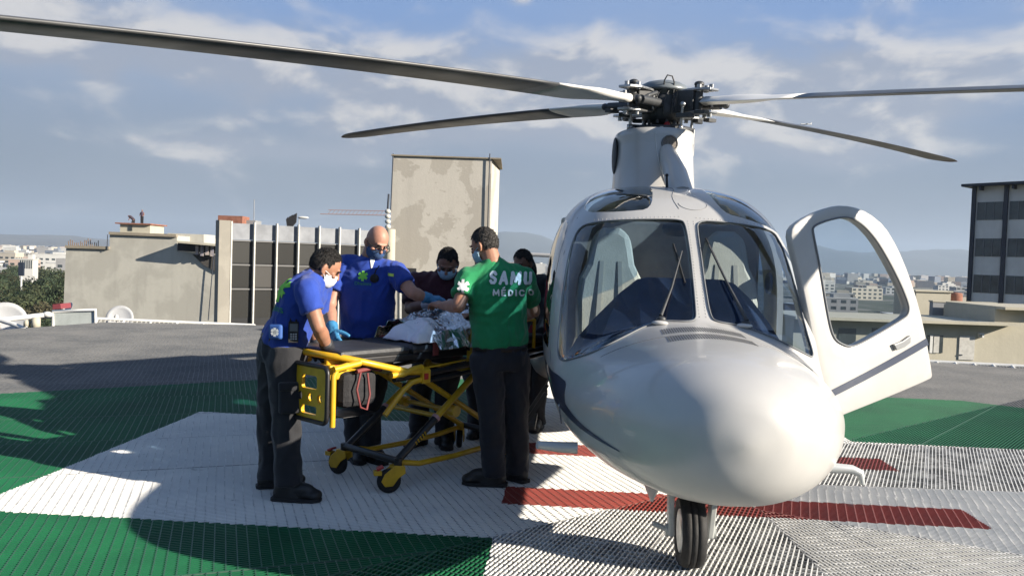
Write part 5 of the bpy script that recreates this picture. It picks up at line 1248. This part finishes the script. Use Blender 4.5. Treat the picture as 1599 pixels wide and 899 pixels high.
def worker(loc, label, crouch, c1, c2):
    w = thing('person', label, 'person', loc); g = MB(); h = .0
    if crouch:
        g.cap((-.1, 0, .12), (.05, 0, .45), .09, .10); g.cap((.1, .1, .12), (.12, .05, .45), .09, .1); g.cap((.05, 0, .5), (-.35, 0, .85), .16, .16); g.ell((-.55, 0, .9), (.11, .1, .13)); g.cap((-.35, -.1, .8), (-.5, -.1, .4), .06, .05)
        remeshed(g, 'body', SKIN['brown'], w, .03, 2); g = MB(); g.cap((.02, 0, .55), (-.36, 0, .85), .19, .19); remeshed(g, 'shirt', c1, w, .03, 2); g = MB(); g.cap((-.1, 0, .14), (.05, 0, .45), .11, .12); g.cap((.1, .1, .14), (.12, .05, .48), .11, .13); remeshed(g, 'trousers', c2, w, .03, 2)
    else:
        for y in (-.1, .1): g.cap((y, 0, .06), (y*.9, 0, .85), .065, .09)
        g.cap((0, 0, .95), (0, 0, 1.38), .15, .17); g.ell((0, 0, 1.66), (.09, .11, .13)); g.cap((0, 0, 1.4), (0, 0, 1.6), .07, .06)
        for y in (-1, 1): g.cap((y*.2, 0, 1.38), (y*.27, -.05, 1.1), .06, .05); g.cap((y*.27, -.05, 1.1), (y*.15, -.25, .98), .05, .04)
        remeshed(g, 'body', SKIN['brown'], w, .03, 2); g = MB(); g.cap((0, 0, .98), (0, 0, 1.38), .18, .2); remeshed(g, 'shirt', c1, w, .03, 2); g = MB()
        for y in (-.1, .1): g.cap((y, 0, .1), (y*.9, 0, .9), .09, .12)
        remeshed(g, 'trousers', c2, w, .03, 2)
hz_ = Vector((-47.960, 103.000, 3.214)).z + 1.44
worker((Vector((-47.654, 103.000, 4.628)).x, 102.2, hz_), 'worker standing upright on the roof hut of the concrete building', False, cloth('work_shirt_purple', (.06, .04, .07)), NAVYC)
worker((Vector((-48.811, 103.000, 4.589)).x, 102.2, hz_), 'worker crouching on the roof hut of the concrete building', True, cloth('work_shirt_dark', (.05, .035, .05)), NAVYC)

# dark curtain-walled building with white fins
t2 = thing('finned_building', 'dark building front crossed by thin white upright fins behind the paramedics', 'building', (-15.771, 58.000, -3.652))
def q2(px, py):                                        # its front recedes slightly to the right
    dpt = lerp(55, 63, (px-343)/260.); return Vector(sight(px,py,dpt)) - t2.location
A, B = Vector((-19.801, 55.500, 3.469)), Vector((-9.927, 63.000, 3.545)); zt2 = A.z; A0, B0 = A-t2.location, B-t2.location
dv2 = (B0-A0); dv2.z = 0; L2 = dv2.length; dv2.normalize(); nv2 = Vector((dv2.y, -dv2.x, 0))
base2 = Vector((A0.x, A0.y, 0)); zT = zt2 - t2.location.z
def fin_pt(u, z): return base2 + dv2*u + Vector((0, 0, z))
zb2 = GZ - t2.location.z
def slab2(u0, u1, z0, z1, out, th, name, m, **k):
    g = MB(); g.prism([fin_pt(u0, z0)+nv2*out, fin_pt(u1, z0)+nv2*out, fin_pt(u1, z1)+nv2*out, fin_pt(u0, z1)+nv2*out], -nv2*th); return g.obj(name, m, t2, **k)
slab2(0, L2, zb2, zT-1.15, 0, 2, 'wall', mat('dark_curtain_wall', (.030, .031, .033), .4, 0, .4, .4))
slab2(-.80, -.02, zb2, zT+.15, .4, .8, 'corner_pier', wallmat('weathered_pier', (.27, .255, .22)))
slab2(0, L2, zT-1.12, zT+.0, .02, .05, 'parapet_screen', mat('dusty_screen', (.20, .215, .24), .6, 0, .8, .3))
for z in (1.15, 2.85, 4.55): slab2(0, L2, zT-z-.10, zT-z, .10, .1, 'floor_band', mat('band_grey', (.11, .11, .11), .6))
k = 0; u = .1
while u < L2:
    z = zT - 3.5
    slab2(u+.1, u+1.52, zT-2.75, zT-1.30, .03, .03, 'window', mat('smoky_glass_a', (.03, .03, .029), .3) if k % 3 else mat('smoky_glass_b', (.045, .045, .043), .3)); slab2(u+.1, u+1.52, zT-4.45, zT-2.98, .03, .03, 'window', mat('smoky_glass_c', (.065, .063, .06), .35) if k % 2 else mat('smoky_glass_a', (.03, .03, .029), .3)); slab2(u+.1, u+1.52, zT-6.6, zT-4.7, .03, .03, 'window', mat('smoky_glass_a', (.03, .03, .029)))
    u += 1.62; k += 1
u = .02
while u < L2: slab2(u, u+.10, zb2, zT+.12, .38, .28, 'fin', DIRTY); u += 1.62
g = MB(); g.box(fin_pt(1.6, zT+.1)-nv2*4, (1.8, 1.6, 1.1)); g.obj('rooftop_box', RUST, t2); g = MB(); g.box(fin_pt(2.9, zT-.1)-nv2*4, (1.1, 1.4, 1.0)); g.cyl(fin_pt(3.1, zT)-nv2*4, fin_pt(3.1, zT+2)-nv2*4, .03, 6); g.obj('roof_equipment', GREYW, t2)
g = MB(); p0 = fin_pt(5.0, zT)-nv2*1.5
for i in range(6): g.prism([p0+Vector((-.35+.13*i+.04*math.sin(i*2), 0, .55+.13*i-.05*i)), p0+Vector((-.2+.13*i, 0, .75+.06*i)), p0+Vector((-.1+.1*i, .04, -.25+.12*i)), p0+Vector((-.22+.1*i, .04, -.4+.12*i))], (0, .12, 0))
g.cyl(p0+Vector((0, .1, -1)), p0+Vector((0.1, .1, .9)), .03, 6); cl_ = g.obj('dark_cloth', BLACKC, None); cl_.location = t2.location; tag(cl_, 'tattered dark cloth hung on a stick above the finned building', 'cloth')
lp = thing('roof_lamp', 'small white lamp head on a thin arm above the finned building', 'lamp', fin_pt(5.7, zT)+t2.location-nv2*1.6); MB().ell((.3, 0, .75), (.42, .12, .10)).obj('lamp_head', WPAINT, lp); MB().tube([(0, 0, -.5), (0, 0, .65), (.2, 0, .75)], .03, 6).obj('lamp_arm', WPAINT, lp)
# distant tower crane jib
tc_ = thing('tower_crane', 'faint red lattice crane jib reaching behind the plastered tower', 'crane', (Vector((-39.230, 300.000, 16.308)).x, 300, GZ))
zc = Vector((-58.498, 300.000, 16.631)).z - GZ; g = MB(); xl_ = Vector((-72.930, 300.000, 16.153)).x - tc_.location.x
g.tube([(xl_, 0, zc), (8, 0, zc+.5)], .16, 5); g.tube([(xl_+3, 0, zc+1.6), (8, 0, zc+2.2)], .14, 5); n = 26
for i in range(n): x = lerp(xl_+3, 8, i/n); g.tube([(x, 0, zc+.2), (x+1.2, 0, zc+1.8)], .08, 4)
g.obj('jib', mat('hazed_crane_red', (.34, .22, .20), .6), tc_); g = MB(); g.beam((2, 0, 0), (2, 0, zc+6), 1.6, 1.6); g.obj('mast', mat('hazed_crane_red', (.34, .22, .20)), tc_)  # red greyed and paled to paint in the haze of distance

for m_ in ('smoky_glass_a', 'smoky_glass_b', 'smoky_glass_c', 'dark_curtain_wall'): MATS[m_].node_tree.nodes['Principled BSDF'].inputs['Specular IOR Level'].default_value = .12
# plastered lift tower
t3 = thing('lift_tower', 'tall plain tower with patched beige plaster beside the cream pipe', 'tower', (-3.280, 38.000, -2.071))
a, b = Vector((-5.874, 38.000, 6.289)), Vector((-1.159, 38.000, 6.263)); zt3 = (a.z+b.z)/2
hp = [(a.x, 38, zt3), (b.x, 38, zt3), (b.x, 38, GZ), (a.x, 38, GZ)]; hp2 = [(b.x, 38, zt3), (b.x+.16, 38, zt3-.1), (b.x+.16, 38, GZ)]
g = MB(); g.prism([T(p, t3) for p in hp], (.30, 4.2, 0)); g.obj('wall', PLAST, t3)
g = MB(); g.box(((a.x+b.x)/2-t3.location.x+.2, 2.1, zt3-t3.location.z+.03), (b.x-a.x+.5, 4.4, .06)); g.obj('roof_cap', wallmat('weathered_coping', (.27, .235, .18)), t3)
g = MB(); g.prism([T(p, t3) for p in ((-5.293, 37.970, 0.987), (-4.591, 37.970, 0.980), (-4.519, 37.970, -1.496), (-5.222, 37.970, -1.519))], (0, .06, 0)); g.obj('doorway', mat('flat_near_black', (.02, .02, .022)), t3); g = MB(); fr_ = [(-5.384, 37.950, 1.046), (-5.292, 37.950, 1.049), (-5.220, 37.950, -1.518), (-5.311, 37.950, -1.521)]; g.prism([T(p, t3) for p in fr_], (0, .08, 0)); g.obj('door_jamb', WPAINT, t3)
MB().tube([T(p, t3) for p in ((-1.256, 37.900, 6.519), (-1.258, 37.900, 4.705), (-1.232, 37.900, 1.062))], .03, 6).obj('cable_conduit', DKBLUE, t3); MB().tube([T(p, t3) for p in ((-5.839, 37.950, 6.374), (-5.884, 37.950, 3.646))], .03, 6).obj('cable_conduit', DKBLUE, t3); MB().tube([T(p, t3) for p in ((-5.990, 37.900, 4.458), (-6.026, 37.900, 3.578))], .05, 6).obj('cable_conduit', DKBLUE, t3)
t3b = thing('vent_pipe', 'cream upright pipe with bulging collars at the left edge of the plastered tower', 'pipe', (-5.638, 37.000, -2.058)); g = MB()
for i in range(4): p = T(sight(605.5,330+8*i,37), t3b); g.ell(p, (.14, .14, .11))
g.obj('collar', DIRTY, t3b); g = MB(); p = T((-5.743, 37.000, 2.763), t3b); p2 = T((-5.681, 37.000, -2.658), t3b); g.tube([p, p2], .25, 14); g.obj('pipe', CREAMW, t3b)

# right-hand office block
t4 = thing('office_block', 'grey office block with dark blue columns at the right edge', 'building', (40.340, 70.000, -5.800))
c0 = Vector((40.218, 70.000, 9.273)); dR = Vector((.62, -.78, 0)).normalized(); nR = Vector((-dR.y, dR.x, 0))*-1; nR = Vector((-.78, -.62, 0)); H4 = c0.z - t4.location.z; o4 = Vector((c0.x - t4.location.x, 0, 0))
def slab4(u0, u1, z0, z1, out, th, name, m, parent=None): g = MB(); g.prism([o4+dR*u0+nR*out+Vector((0, 0, z0)), o4+dR*u1+nR*out+Vector((0, 0, z0)), o4+dR*u1+nR*out+Vector((0, 0, z1)), o4+dR*u0+nR*out+Vector((0, 0, z1))], -nR*th); return g.obj(name, m, parent or t4)
zb4 = GZ - t4.location.z
slab4(0, 22, zb4, H4, 0, 12, 'wall', PANEL); slab4(-.8, 22.5, H4, H4+.22, .9, 14, 'roof', DKBLUE)
for i in range(9): slab4(i*2.55-.16, i*2.55+.16, zb4, H4, .22, .2, 'column', DKBLUE); slab4(i*2.55+.6, i*2.55+.75, H4-.35, H4-.02, .75, .7, 'roof_bracket', DKBLUE)
for fl in range(4):
    zt_ = H4 - 1.35 - fl*3.15
    for i in range(8):
        w = slab4(i*2.55+.28, i*2.55+2.3, zt_-1.55, zt_, .03, .1, 'window', WIN)
        for j in (0, 1, 2, 3): slab4(i*2.55+.28+j*.66, i*2.55+.33+j*.66, zt_-1.55, zt_, .07, .06, 'window_bar', mat('bar_grey', (.13, .14, .15), .5), w)
# low cream rooftop house beyond the right edge of the pad
t5 = thing('rooftop_house', 'low cream rooftop house with white door and window beyond the pad', 'building', (23.182, 42.000, -3.424))
a, b = Vector((14.939, 42.000, -1.049)), Vector((25.528, 42.000, -1.036)); z5 = (Vector((23.734, 42.000, -1.028))).z
g = MB(); g.prism([T(p, t5) for p in ((a.x, 42, -6), (b.x, 42, -6), (b.x, 42, z5), (a.x, 42, z5))], (0, 5, 0)); g.obj('wall', CREAMW, t5)
g = MB(); g.prism([T(p, t5) for p in ((a.x-.2, 41.2, z5), (b.x+.9, 41.2, z5), (b.x+.9, 47, z5), (a.x-.2, 47, z5))], (0, 0, .14)); g.obj('roof_slab', CREAMW, t5)
zr = Vector((26.395, 42.000, -0.194)).z; g = MB(); g.prism([T(p, t5) for p in ((b.x, 42.003, -6), (b.x+9, 42.003, -6), (b.x+9, 42.003, zr), (b.x, 42.003, zr))], (0, 5, 0)); g.obj('tall_wall', CREAMW, t5)
g = MB(); g.prism([T(p, t5) for p in ((b.x+.1, 41.3, zr), (b.x+9, 41.3, zr), (b.x+9, 47, zr), (b.x+.1, 47, zr))], (0, 0, .14)); g.obj('tall_roof', CREAMW, t5)
def on5(px0, py0, px1, py1, y, th, name, m, parent=None):
    p, q = Vector(sight(px0,py0,y)), Vector(sight(px1,py1,y)); g = MB(); g.prism([T(v, t5) for v in ((p.x, y, q.z), (q.x, y, q.z), (q.x, y, p.z), (p.x, y, p.z))], (0, th, 0)); return g.obj(name, m, parent or t5)
wn = on5(1449, 523, 1472, 551, 41.96, .1, 'window', WIN); on5(1453, 523, 1456, 551, 41.93, .05, 'window_bar', WPAINT, wn); on5(1459, 524, 1466, 551, 41.94, .04, 'curtain', DIRTY, wn)
dr = on5(1499, 524, 1521, 562, 41.95, .1, 'door', DIRTY); on5(1498.5, 553, 1503, 555, 41.92, .03, 'door_handle', DKBLUE, dr)
wl = on5(1530, 520, 1537, 527, 41.8, .25, 'wall_lamp', WPAINT); on5(1530, 522, 1534, 527, 41.78, .02, 'lamp_lens', WIN, wl)
for px0, px1 in ((1266, 1290), (1310, 1336), (1362, 1392)): on5(px0, 512, px1, 540, 41.96, .1, 'window', WIN)
t6 = thing('stair_head', 'small cream stair-head block on the roof left of the office block', 'building', (27.659, 52.000, -0.639)); 
p, q = Vector((26.394, 52.000, 0.366)), Vector((28.664, 52.000, -0.647)); g = MB(); g.box(((p.x+q.x)/2-t6.location.x, 1.5, (p.z-8)/2-t6.location.z), (q.x-p.x, 3, p.z+8)); g.obj('wall', CREAMW, t6); g = MB(); g.box(((p.x+q.x)/2-t6.location.x, 1.5, p.z-t6.location.z+.05), (q.x-p.x+.2, 3.2, .1)); g.obj('roof', CREAMW, t6)
t7 = thing('parapet_wall', 'grey shaded parapet wall behind the rooftop house', 'wall', (26.739, 47.000, -1.134)); p, q = Vector((25.095, 47.500, -0.115)), Vector((28.828, 47.500, -1.293)); g = MB(); g.box(((p.x+q.x)/2-t7.location.x, .6, (p.z-6)/2-t7.location.z), (q.x-p.x, .4, p.z+6)); g.obj('wall', GREYW, t7); g = MB(); g.box(((p.x+q.x)/2-t7.location.x, .6, p.z-t7.location.z+.04), (q.x-p.x+.1, .5, .08)); g.obj('coping', CREAMW, t7)
g = MB(); g.lathe(Vector((30.627, 55.000, -0.761)), [(0, -2), (.45, -2), (.45, .9), (.4, 1.05), (0, 1.1)], 16); tag(g.obj('water_tank', RUST), 'small reddish water tank between stair-head block and office block', 'tank')

# things along the pad edge
def dish(px, py, d, r_, rot, label, tilt=18):
    o = Vector(sight(px,py,d)); t_ = thing('satellite_dish', label, 'dish', (o.x, o.y, -.9)); Mx = Matrix.Rotation(R(rot), 3, 'Z') @ Matrix.Rotation(R(90-tilt), 3, 'X')
    c = Vector((0, 0, o.z+.9)); g = MB(); g.lathe(c, [(0.001, 0), (r_*.4, .035*r_*4*.4), (r_*.8, .16*r_), (r_, .26*r_), (r_*1.0, .28*r_), (r_*.78, .19*r_), (r_*.4, .06*r_), (.001, .03)], 30, Mx); g.obj('reflector', mat('dish_grey', (.40, .41, .42), .5, 0, 4, .1), t_)
    g = MB(); g.tube([c+Mx @ Vector((0, -r_, .2*r_)), c+Mx @ Vector((0, -.2*r_, .95*r_))], .015, 6); g.ell(c+Mx @ Vector((0, -.15*r_, 1.0*r_)), (.05, .05, .08)); g.obj('feed_arm', DIRTY, t_)
    MB().cyl((0, 0.05, 0), c+Vector((0, .05, -.05)), .04, 10).obj('mast', WPAINT, t_)
dish(8, 506, 18.0, .48, 20, 'large pale satellite dish at the far left edge of the pad'); dish(188, 498, 17.6, .29, 10, 'smaller pale satellite dish in front of the concrete building'); dish(108, 482, 19.5, .16, -30, 'little grey satellite dish behind the white-framed panel', 30)
fp = thing('net_frame', 'white-framed upright net panel at the back corner of the pad', 'frame', (Vector((-8.896, 16.200, -0.115)).x, 16.2, -.3)); A, B, C_, D_ = [T(v, fp) for v in ((-9.331, 16.200, 0.159), (-8.470, 16.200, 0.214), (-8.452, 16.200, -0.074), (-9.327, 16.200, -0.129))]
g = MB(); g.tube([D_+Vector((0, 0, -.2)), A, B, C_+Vector((0, 0, -.2))], .035, 8); g.obj('frame', WPAINT, fp); g = MB(); g.prism([A, B, C_, D_], (0, .012, 0)); g.obj('panel', mat('pale_net', (.46, .50, .48), .7, 0, 6, .15), fp); g = MB(); g.prism([T(v, fp) for v in ((-9.807, 17.000, 0.243), (-9.643, 17.000, 0.262), (-9.628, 17.000, 0.153), (-9.806, 17.000, 0.133))], (0, .4, 0)); tag(g.obj('red_crate', mat('crate_red', (.20, .04, .05), .7)), 'small red crate behind the white-framed net panel', 'crate'); bpy.data.objects['red_crate'].location = fp.location
g = MB(); g.tube([(-10.124, 15.000, 0.003), (-9.769, 15.200, 0.042), (-9.122, 15.600, 0.135)], .05, 10); g.ell((-9.097, 15.600, 0.142), (.10, .07, .06)); pp = g.obj('pipe', WPAINT); g = MB(); g.tube([(-9.748, 16.400, 0.026), (-9.316, 16.200, 0.055)], .035, 8); g.obj('branch', WPAINT, pp); g = MB(); g.tube([(-9.769, 15.200, 0.036), (-9.461, 15.100, -0.019), (-9.155, 15.000, -0.098)], .045, 8); g.obj('brace', WPAINT, pp); g = MB(); g.lathe(Vector((-9.132, 15.000, -0.037)), [(0, .0), (.06, 0), (.055, .10), (0, .12)], 10); g.lathe(Vector((-8.962, 15.000, -0.019)), [(0, -.05), (.08, -.05), (.075, .14), (0, .16)], 10); g.obj('end_cap', CREAMW, pp); tag(pp, 'white horizontal pipe with a lamp-like end at the far left of the pad', 'pipe')
def net_rail(p0, p1, zdrop, out, label, n):
    p0, p1 = Vector(p0), Vector(p1); t_ = thing('safety_net', label, 'safety net', p0); d = p1-p0; g = MB(); g.tube([(0, 0, 0), d], .035, 8)
    o = Vector(out)
    g.tube([o, d+o], .025, 8); g.obj('rail', WPAINT, t_); g = MB()
    for i in range(n+1): g.tube([d*(i/n)*1.0, d*(i/n)+o], .028, 8)
    g.obj('support_arm', WPAINT, t_); g = MB(); m_ = n*6
    for i in range(m_):
        a, b = d*(i/m_), d*((i+1)/m_); g.tube([a, b+o], .006, 4, False); g.tube([a+o, b], .006, 4, False)
    g.obj('netting', mat('net_grey', (.40, .40, .38), .7), t_)
net_rail((-8.844, 17.000, -0.034), (-5.664, 17.600, -0.121), 0, (0, -.5, -.42), 'white safety-net rail along the back left edge of the pad', 6)
net_rail((7.316, 14.900, -0.120), (9.735, 14.300, -0.104), 0, (-.1, -.75, -.28), 'white safety-net rail along the right edge of the pad', 8)
g = MB(); g.prism([(-7.218, 19.500, -0.343), (-6.212, 19.500, -0.333), (-6.209, 19.500, -0.451), (-7.216, 19.500, -0.453)], (0, .5, 0)); tag(g.obj('ledge', mat('pink_ledge', (.42, .26, .22), .9, 0, 3, .25)), 'short pinkish ledge at the foot of the finned building', 'ledge')

# ------------------------------------------------------------ terrain, hills, city
def terrain():
    g = MB(); g.add([(-14000, -300, GZ), (14000, -300, GZ), (14000, 14000, GZ), (-14000, 14000, GZ)], [(0, 1, 2, 3)])
    m = bpy.data.materials.new('city_ground'); m.use_nodes = True; t = NT(m.node_tree); b = m.node_tree.nodes['Principled BSDF']; P = t.n('ShaderNodeTexCoord').outputs['Object']
    v = t.n('ShaderNodeTexVoronoi'); t.put(v.inputs['Vector'], P); v.inputs['Scale'].default_value = .035
    sp = t.n('ShaderNodeSeparateColor'); t.put(sp.inputs[0], v.outputs['Color'])
    c = t.mix(t.ss(sp.outputs[0], .55, .6), (.055, .065, .045, 1), (.20, .19, .17, 1)); c = t.mix(t.ss(t.noise(P, .004, 5, .6), .5, .6), c, (.04, .055, .03, 1)); t.put(b.inputs['Base Color'], c); b.inputs['Roughness'].default_value = .95
    structure(g.obj('ground', m))
terrain()
def ridge(name, y, prof, col, seed):
    vs = []; n = 160; xs0, xs1 = prof[0][0], prof[-1][0]; g = MB()
    def hgt(x):
        for (a, ha), (b, hb_) in zip(prof, prof[1:]):
            if a <= x <= b: t = (x-a)/(b-a); return lerp(ha, hb_, t*t*(3-2*t))
        return 0
    rows = 7
    for j in range(rows):
        k = j/(rows-1)
        for i in range(n+1):
            x = lerp(xs0, xs1, i/n); h = hgt(x); w = mnoise.fractal(Vector((x*.0012, k*2.2, seed)), 1., 2., 5)
            vs.append((x, y - (1-k)*1500 + 200*mnoise.noise(Vector((x*.001, seed, 3))), GZ + max(0, h*(math.sin(k*math.pi/2)**.8)*(1+.22*w*(1 if k > 0 else 0)))))
    for i in range(n+1): x, yy, z = vs[(rows-1)*(n+1)+i]; vs.append((x, yy+1500, GZ))
    fs = [(j*(n+1)+i, j*(n+1)+i+1, (j+1)*(n+1)+i+1, (j+1)*(n+1)+i) for j in range(rows) for i in range(n)]
    g.add(vs, fs, True); structure(g.obj(name, mat('hill_'+name, col, .95, 0, .002, .3)))
ridge('mountains', 9000, [(-1500, 0), (-600, 180), (-100, 330), (260, 300), (900, 120), (1700, 150), (2600, 230), (3300, 300), (3700, 230), (4300, 270), (4800, 310), (5400, 260), (6200, 330), (7500, 200)], (.06, .07, .06), 2.)
ridge('hills', 7000, [(-6500, 40), (-5200, 70), (-4500, 95), (-3900, 110), (-3500, 85), (-2500, 40), (-800, 10)], (.12, .115, .10), 5.)
rb = random.Random(11)
bm_cols = [wallmat('city_white', (.50, .50, .48), None, .1, .3), wallmat('city_cream', (.44, .40, .33), None, .1, .3), wallmat('city_grey', (.30, .30, .30), None, .1, .3), wallmat('city_pink', (.40, .31, .26), None, .1, .3), wallmat('city_bluegrey', (.16, .19, .24), None, .1, .3)]
def block(name, x, y, w, d, h, m, label, cat='building', group='buildings of the distant city', wins=True):
    t_ = thing(name, label, cat, (x, y, GZ), rb.uniform(-.25, .25), group); g = MB(); g.box((0, 0, h/2), (w, d, h)); g.box((w*.2, 0, h+1), (w*.35, d*.5, 2)); near = y < 520
    if wins:
        nf = max(1, int(h/3.3)); nw = max(2, int(w/4.5)); spots = []
        for f_ in range(nf):
            for i in range(nw): spots += [((-w/2+w*(i+.5)/nw, -d/2-.02, 1.9+f_*3.3), (w/nw*.55, .06, 1.6)), ((w/2+.02, -d/2+d*(i+.5)/nw, 1.9+f_*3.3), (.06, d/nw*.55, 1.6))]
        if near:
            for c_, s_ in spots: MB().box(c_, s_).obj('window', WIN, t_, fix=False)
        else:
            g.cur = 1
            for c_, s_ in spots: g.box(c_, s_)
            g.cur = 0
    g.obj('wall', [m, WIN], t_); MB().box((0, 0, h+.15), (w+.4, d+.4, .35)).obj('roof_edge', bm_cols[0], t_)
    return t_
LB = ['white low flat-roofed building in the distant city', 'cream low flat-roofed building in the distant city', 'grey low flat-roofed building in the distant city', 'pinkish low flat-roofed building in the distant city', 'blue-grey low flat-roofed building in the distant city']
for i in range(150):
    left = i < 95
    y = 420*math.exp(rb.random()*2.3) if left else 330*math.exp(rb.random()*2.4); az = rb.uniform(-.70, -.53) if left else rb.uniform(.34, .66)
    h = rb.choice((6, 7, 9, 10, 12, 16)); w = rb.uniform(10, 26)*(1+y/5000); k = rb.choice((0, 0, 0, 1, 1, 2, 3, 4)); sh = 1
    b_ = block('city_building', az*y, y, w, rb.uniform(10, 18), h, bm_cols[k], LB[k], group=['white', 'cream', 'grey', 'pinkish', 'blue-grey'][k]+' buildings of the distant city', wins=y < 1300)
g = MB(); rb2 = random.Random(5)
for i in range(2600):
    y = 1400*math.exp(rb2.random()*1.6); az = rb2.uniform(-.72, .72); h = rb2.choice((5, 6, 8, 9, 12, 20)); g.cur = rb2.choice((0, 0, 1, 1, 2, 3, 4)); g.box((az*y, y, GZ+h/2), (rb2.uniform(9, 30), rb2.uniform(9, 20), h), rb2.uniform(-.4, .4))
fc = g.obj('far_city', bm_cols, None, fix=False); fc['kind'] = 'stuff'
t8 = block('office_building', Vector((-200.407, 330.000, -7.280)).x, 330, 4.9, 6, Vector((-200.440, 330.000, -4.628)).z-GZ, bm_cols[0], 'white office building with upright window strips above the trees at the far left', group=None, wins=False)
g = MB(); hh8 = Vector((-200.440, 330.000, -4.628)).z-GZ
for i in range(6): g.box((-2.0+.8*i, -3.05, hh8-2.0), (.42, .1, 3.4))
g.obj('window', WIN, t8)
t9 = thing('billboard', 'dark billboard on a single white pole in front of the trees', 'billboard', (Vector((-160.343, 260.000, -10.730)).x, 260, GZ)); zb9 = Vector((-160.368, 260.000, -8.637)).z-GZ; MB().cyl((0, 0, 0), (0, 0, zb9), .28, 12).obj('pole', WPAINT, t9); MB().box((0, 0, zb9+2.1), (1.7, .6, 4.4)).obj('board', DKBLUE, t9)
t10 = block('tower_block', Vector((-460.275, 800.000, -6.076)).x, 800, 13, 12, Vector((-460.309, 800.000, -3.507)).z-GZ, bm_cols[4], 'dark blue-grey block standing above the white city at the left', group=None)
# trees of the valley
LEAF = [mat('leaf_dark', (.035, .060, .022), .8, 0, .4, .45), mat('leaf_olive', (.060, .075, .028), .8, 0, .4, .4), mat('leaf_dry', (.085, .075, .035), .8, 0, .4, .4)]; BARK = mat('bark', (.09, .07, .05), .9, 0, 3, .4)
def tree_proto(k):
    r_ = random.Random(40+k); t_ = thing('tree', 'x', 'tree'); g = MB(); H_ = 9.; g.tube([(0, 0, 0), (.1, .05, 2.5), (.0, .1, 5)], .3, 8, True, [.34, .26, .16])
    limbs = [(Vector((0, .1, 3.+.4*i)), Vector((r_.uniform(-2.6, 2.6), r_.uniform(-2.2, 2.2), r_.uniform(4.5, 7.8)))) for i in range(7)]
    for a, b in limbs: g.tube([a, a.lerp(b, .5)+Vector((0, 0, .3)), b], .1, 5, True, [.14, .09, .04])
    g.obj('trunk', BARK, t_); g = MB()
    for a, b in limbs + [(None, Vector((0, 0, 7.8))), (None, Vector((1, 1, 6.6))), (None, Vector((-1.2, -.6, 6.2)))]:
        R0 = r_.uniform(1.1, 1.9)
        for i in range(170):
            d = Vector((r_.gauss(0, 1), r_.gauss(0, 1), r_.gauss(0, .75))); d = d.normalized()*R0*r_.random()**.45; c = b+d; s_ = r_.uniform(.13, .30); u_ = Vector((r_.gauss(0, 1), r_.gauss(0, 1), r_.gauss(0, 1))).normalized(); v_ = u_.orthogonal().normalized()
            g.add([c+u_*s_, c+v_*s_*.6, c-u_*s_, c-v_*s_*.6], [(0, 1, 2, 3)], False)
    g.obj('crown', LEAF[k], t_, fix=False); return t_
LT = ['dark green tree in the valley below the pad', 'olive green tree in the valley below the pad', 'dry brownish tree in the valley below the pad']
protos = [tree_proto(k) for k in range(3)]; used = set(); rt_ = random.Random(3)
for i in range(150):
    y = 120*math.exp(rt_.random()*1.1) if i < 125 else rt_.uniform(300, 460); az = rt_.uniform(-.69, -.515); k = rt_.choice((0, 0, 1, 1, 2))
    o = protos[k] if k not in used else copy_tree(protos[k]); used.add(k)
    o.location = (az*y, y, GZ-1.5); o.rotation_euler.z = rt_.uniform(0, 6.28); s_ = rt_.uniform(1.05, 1.75)*(.75 if y < 170 else 1.); o.scale = (s_*1.1, s_*1.1, s_); o['label'] = LT[k]; o['group'] = ['dark green', 'olive green', 'dry brownish'][k]+' trees of the valley'
# small aircraft far off to the right
t11 = thing('airplane', 'tiny white airplane in the sky under the right rear rotor blade', 'airplane', (323.904, 900.000, 165.249)); g = MB(); g.cap((-6, 0, 0), (6, 0, 0), .7, .4); g.obj('fuselage', WPAINT, t11); MB().box((0, 0, .1), (2, 11, .2)).obj('wing', WPAINT, t11); MB().prism([(4.6, -.1, 0), (6, -.1, 0), (6.3, -.1, 2.2), (5.5, -.1, 2.2)], (0, .2, 0)).obj('tail', WPAINT, t11)
# ------------------------------------------------------------ the air
hz_m = bpy.data.materials.new('haze'); hz_m.use_nodes = True; nt = hz_m.node_tree; nt.nodes.clear(); out = nt.nodes.new('ShaderNodeOutputMaterial'); pv = nt.nodes.new('ShaderNodeVolumePrincipled'); pv.inputs['Color'].default_value = (.56, .69, .86, 1); pv.inputs['Density'].default_value = HAZE; pv.inputs['Anisotropy'].default_value = .1; nt.links.new(pv.outputs[0], out.inputs['Volume'])
hzb = MB().box((0, 6850, (GZ-3+520)/2), (28200, 14500, 520-(GZ-3))); ho = hzb.obj('haze', hz_m); ho['kind'] = 'stuff'
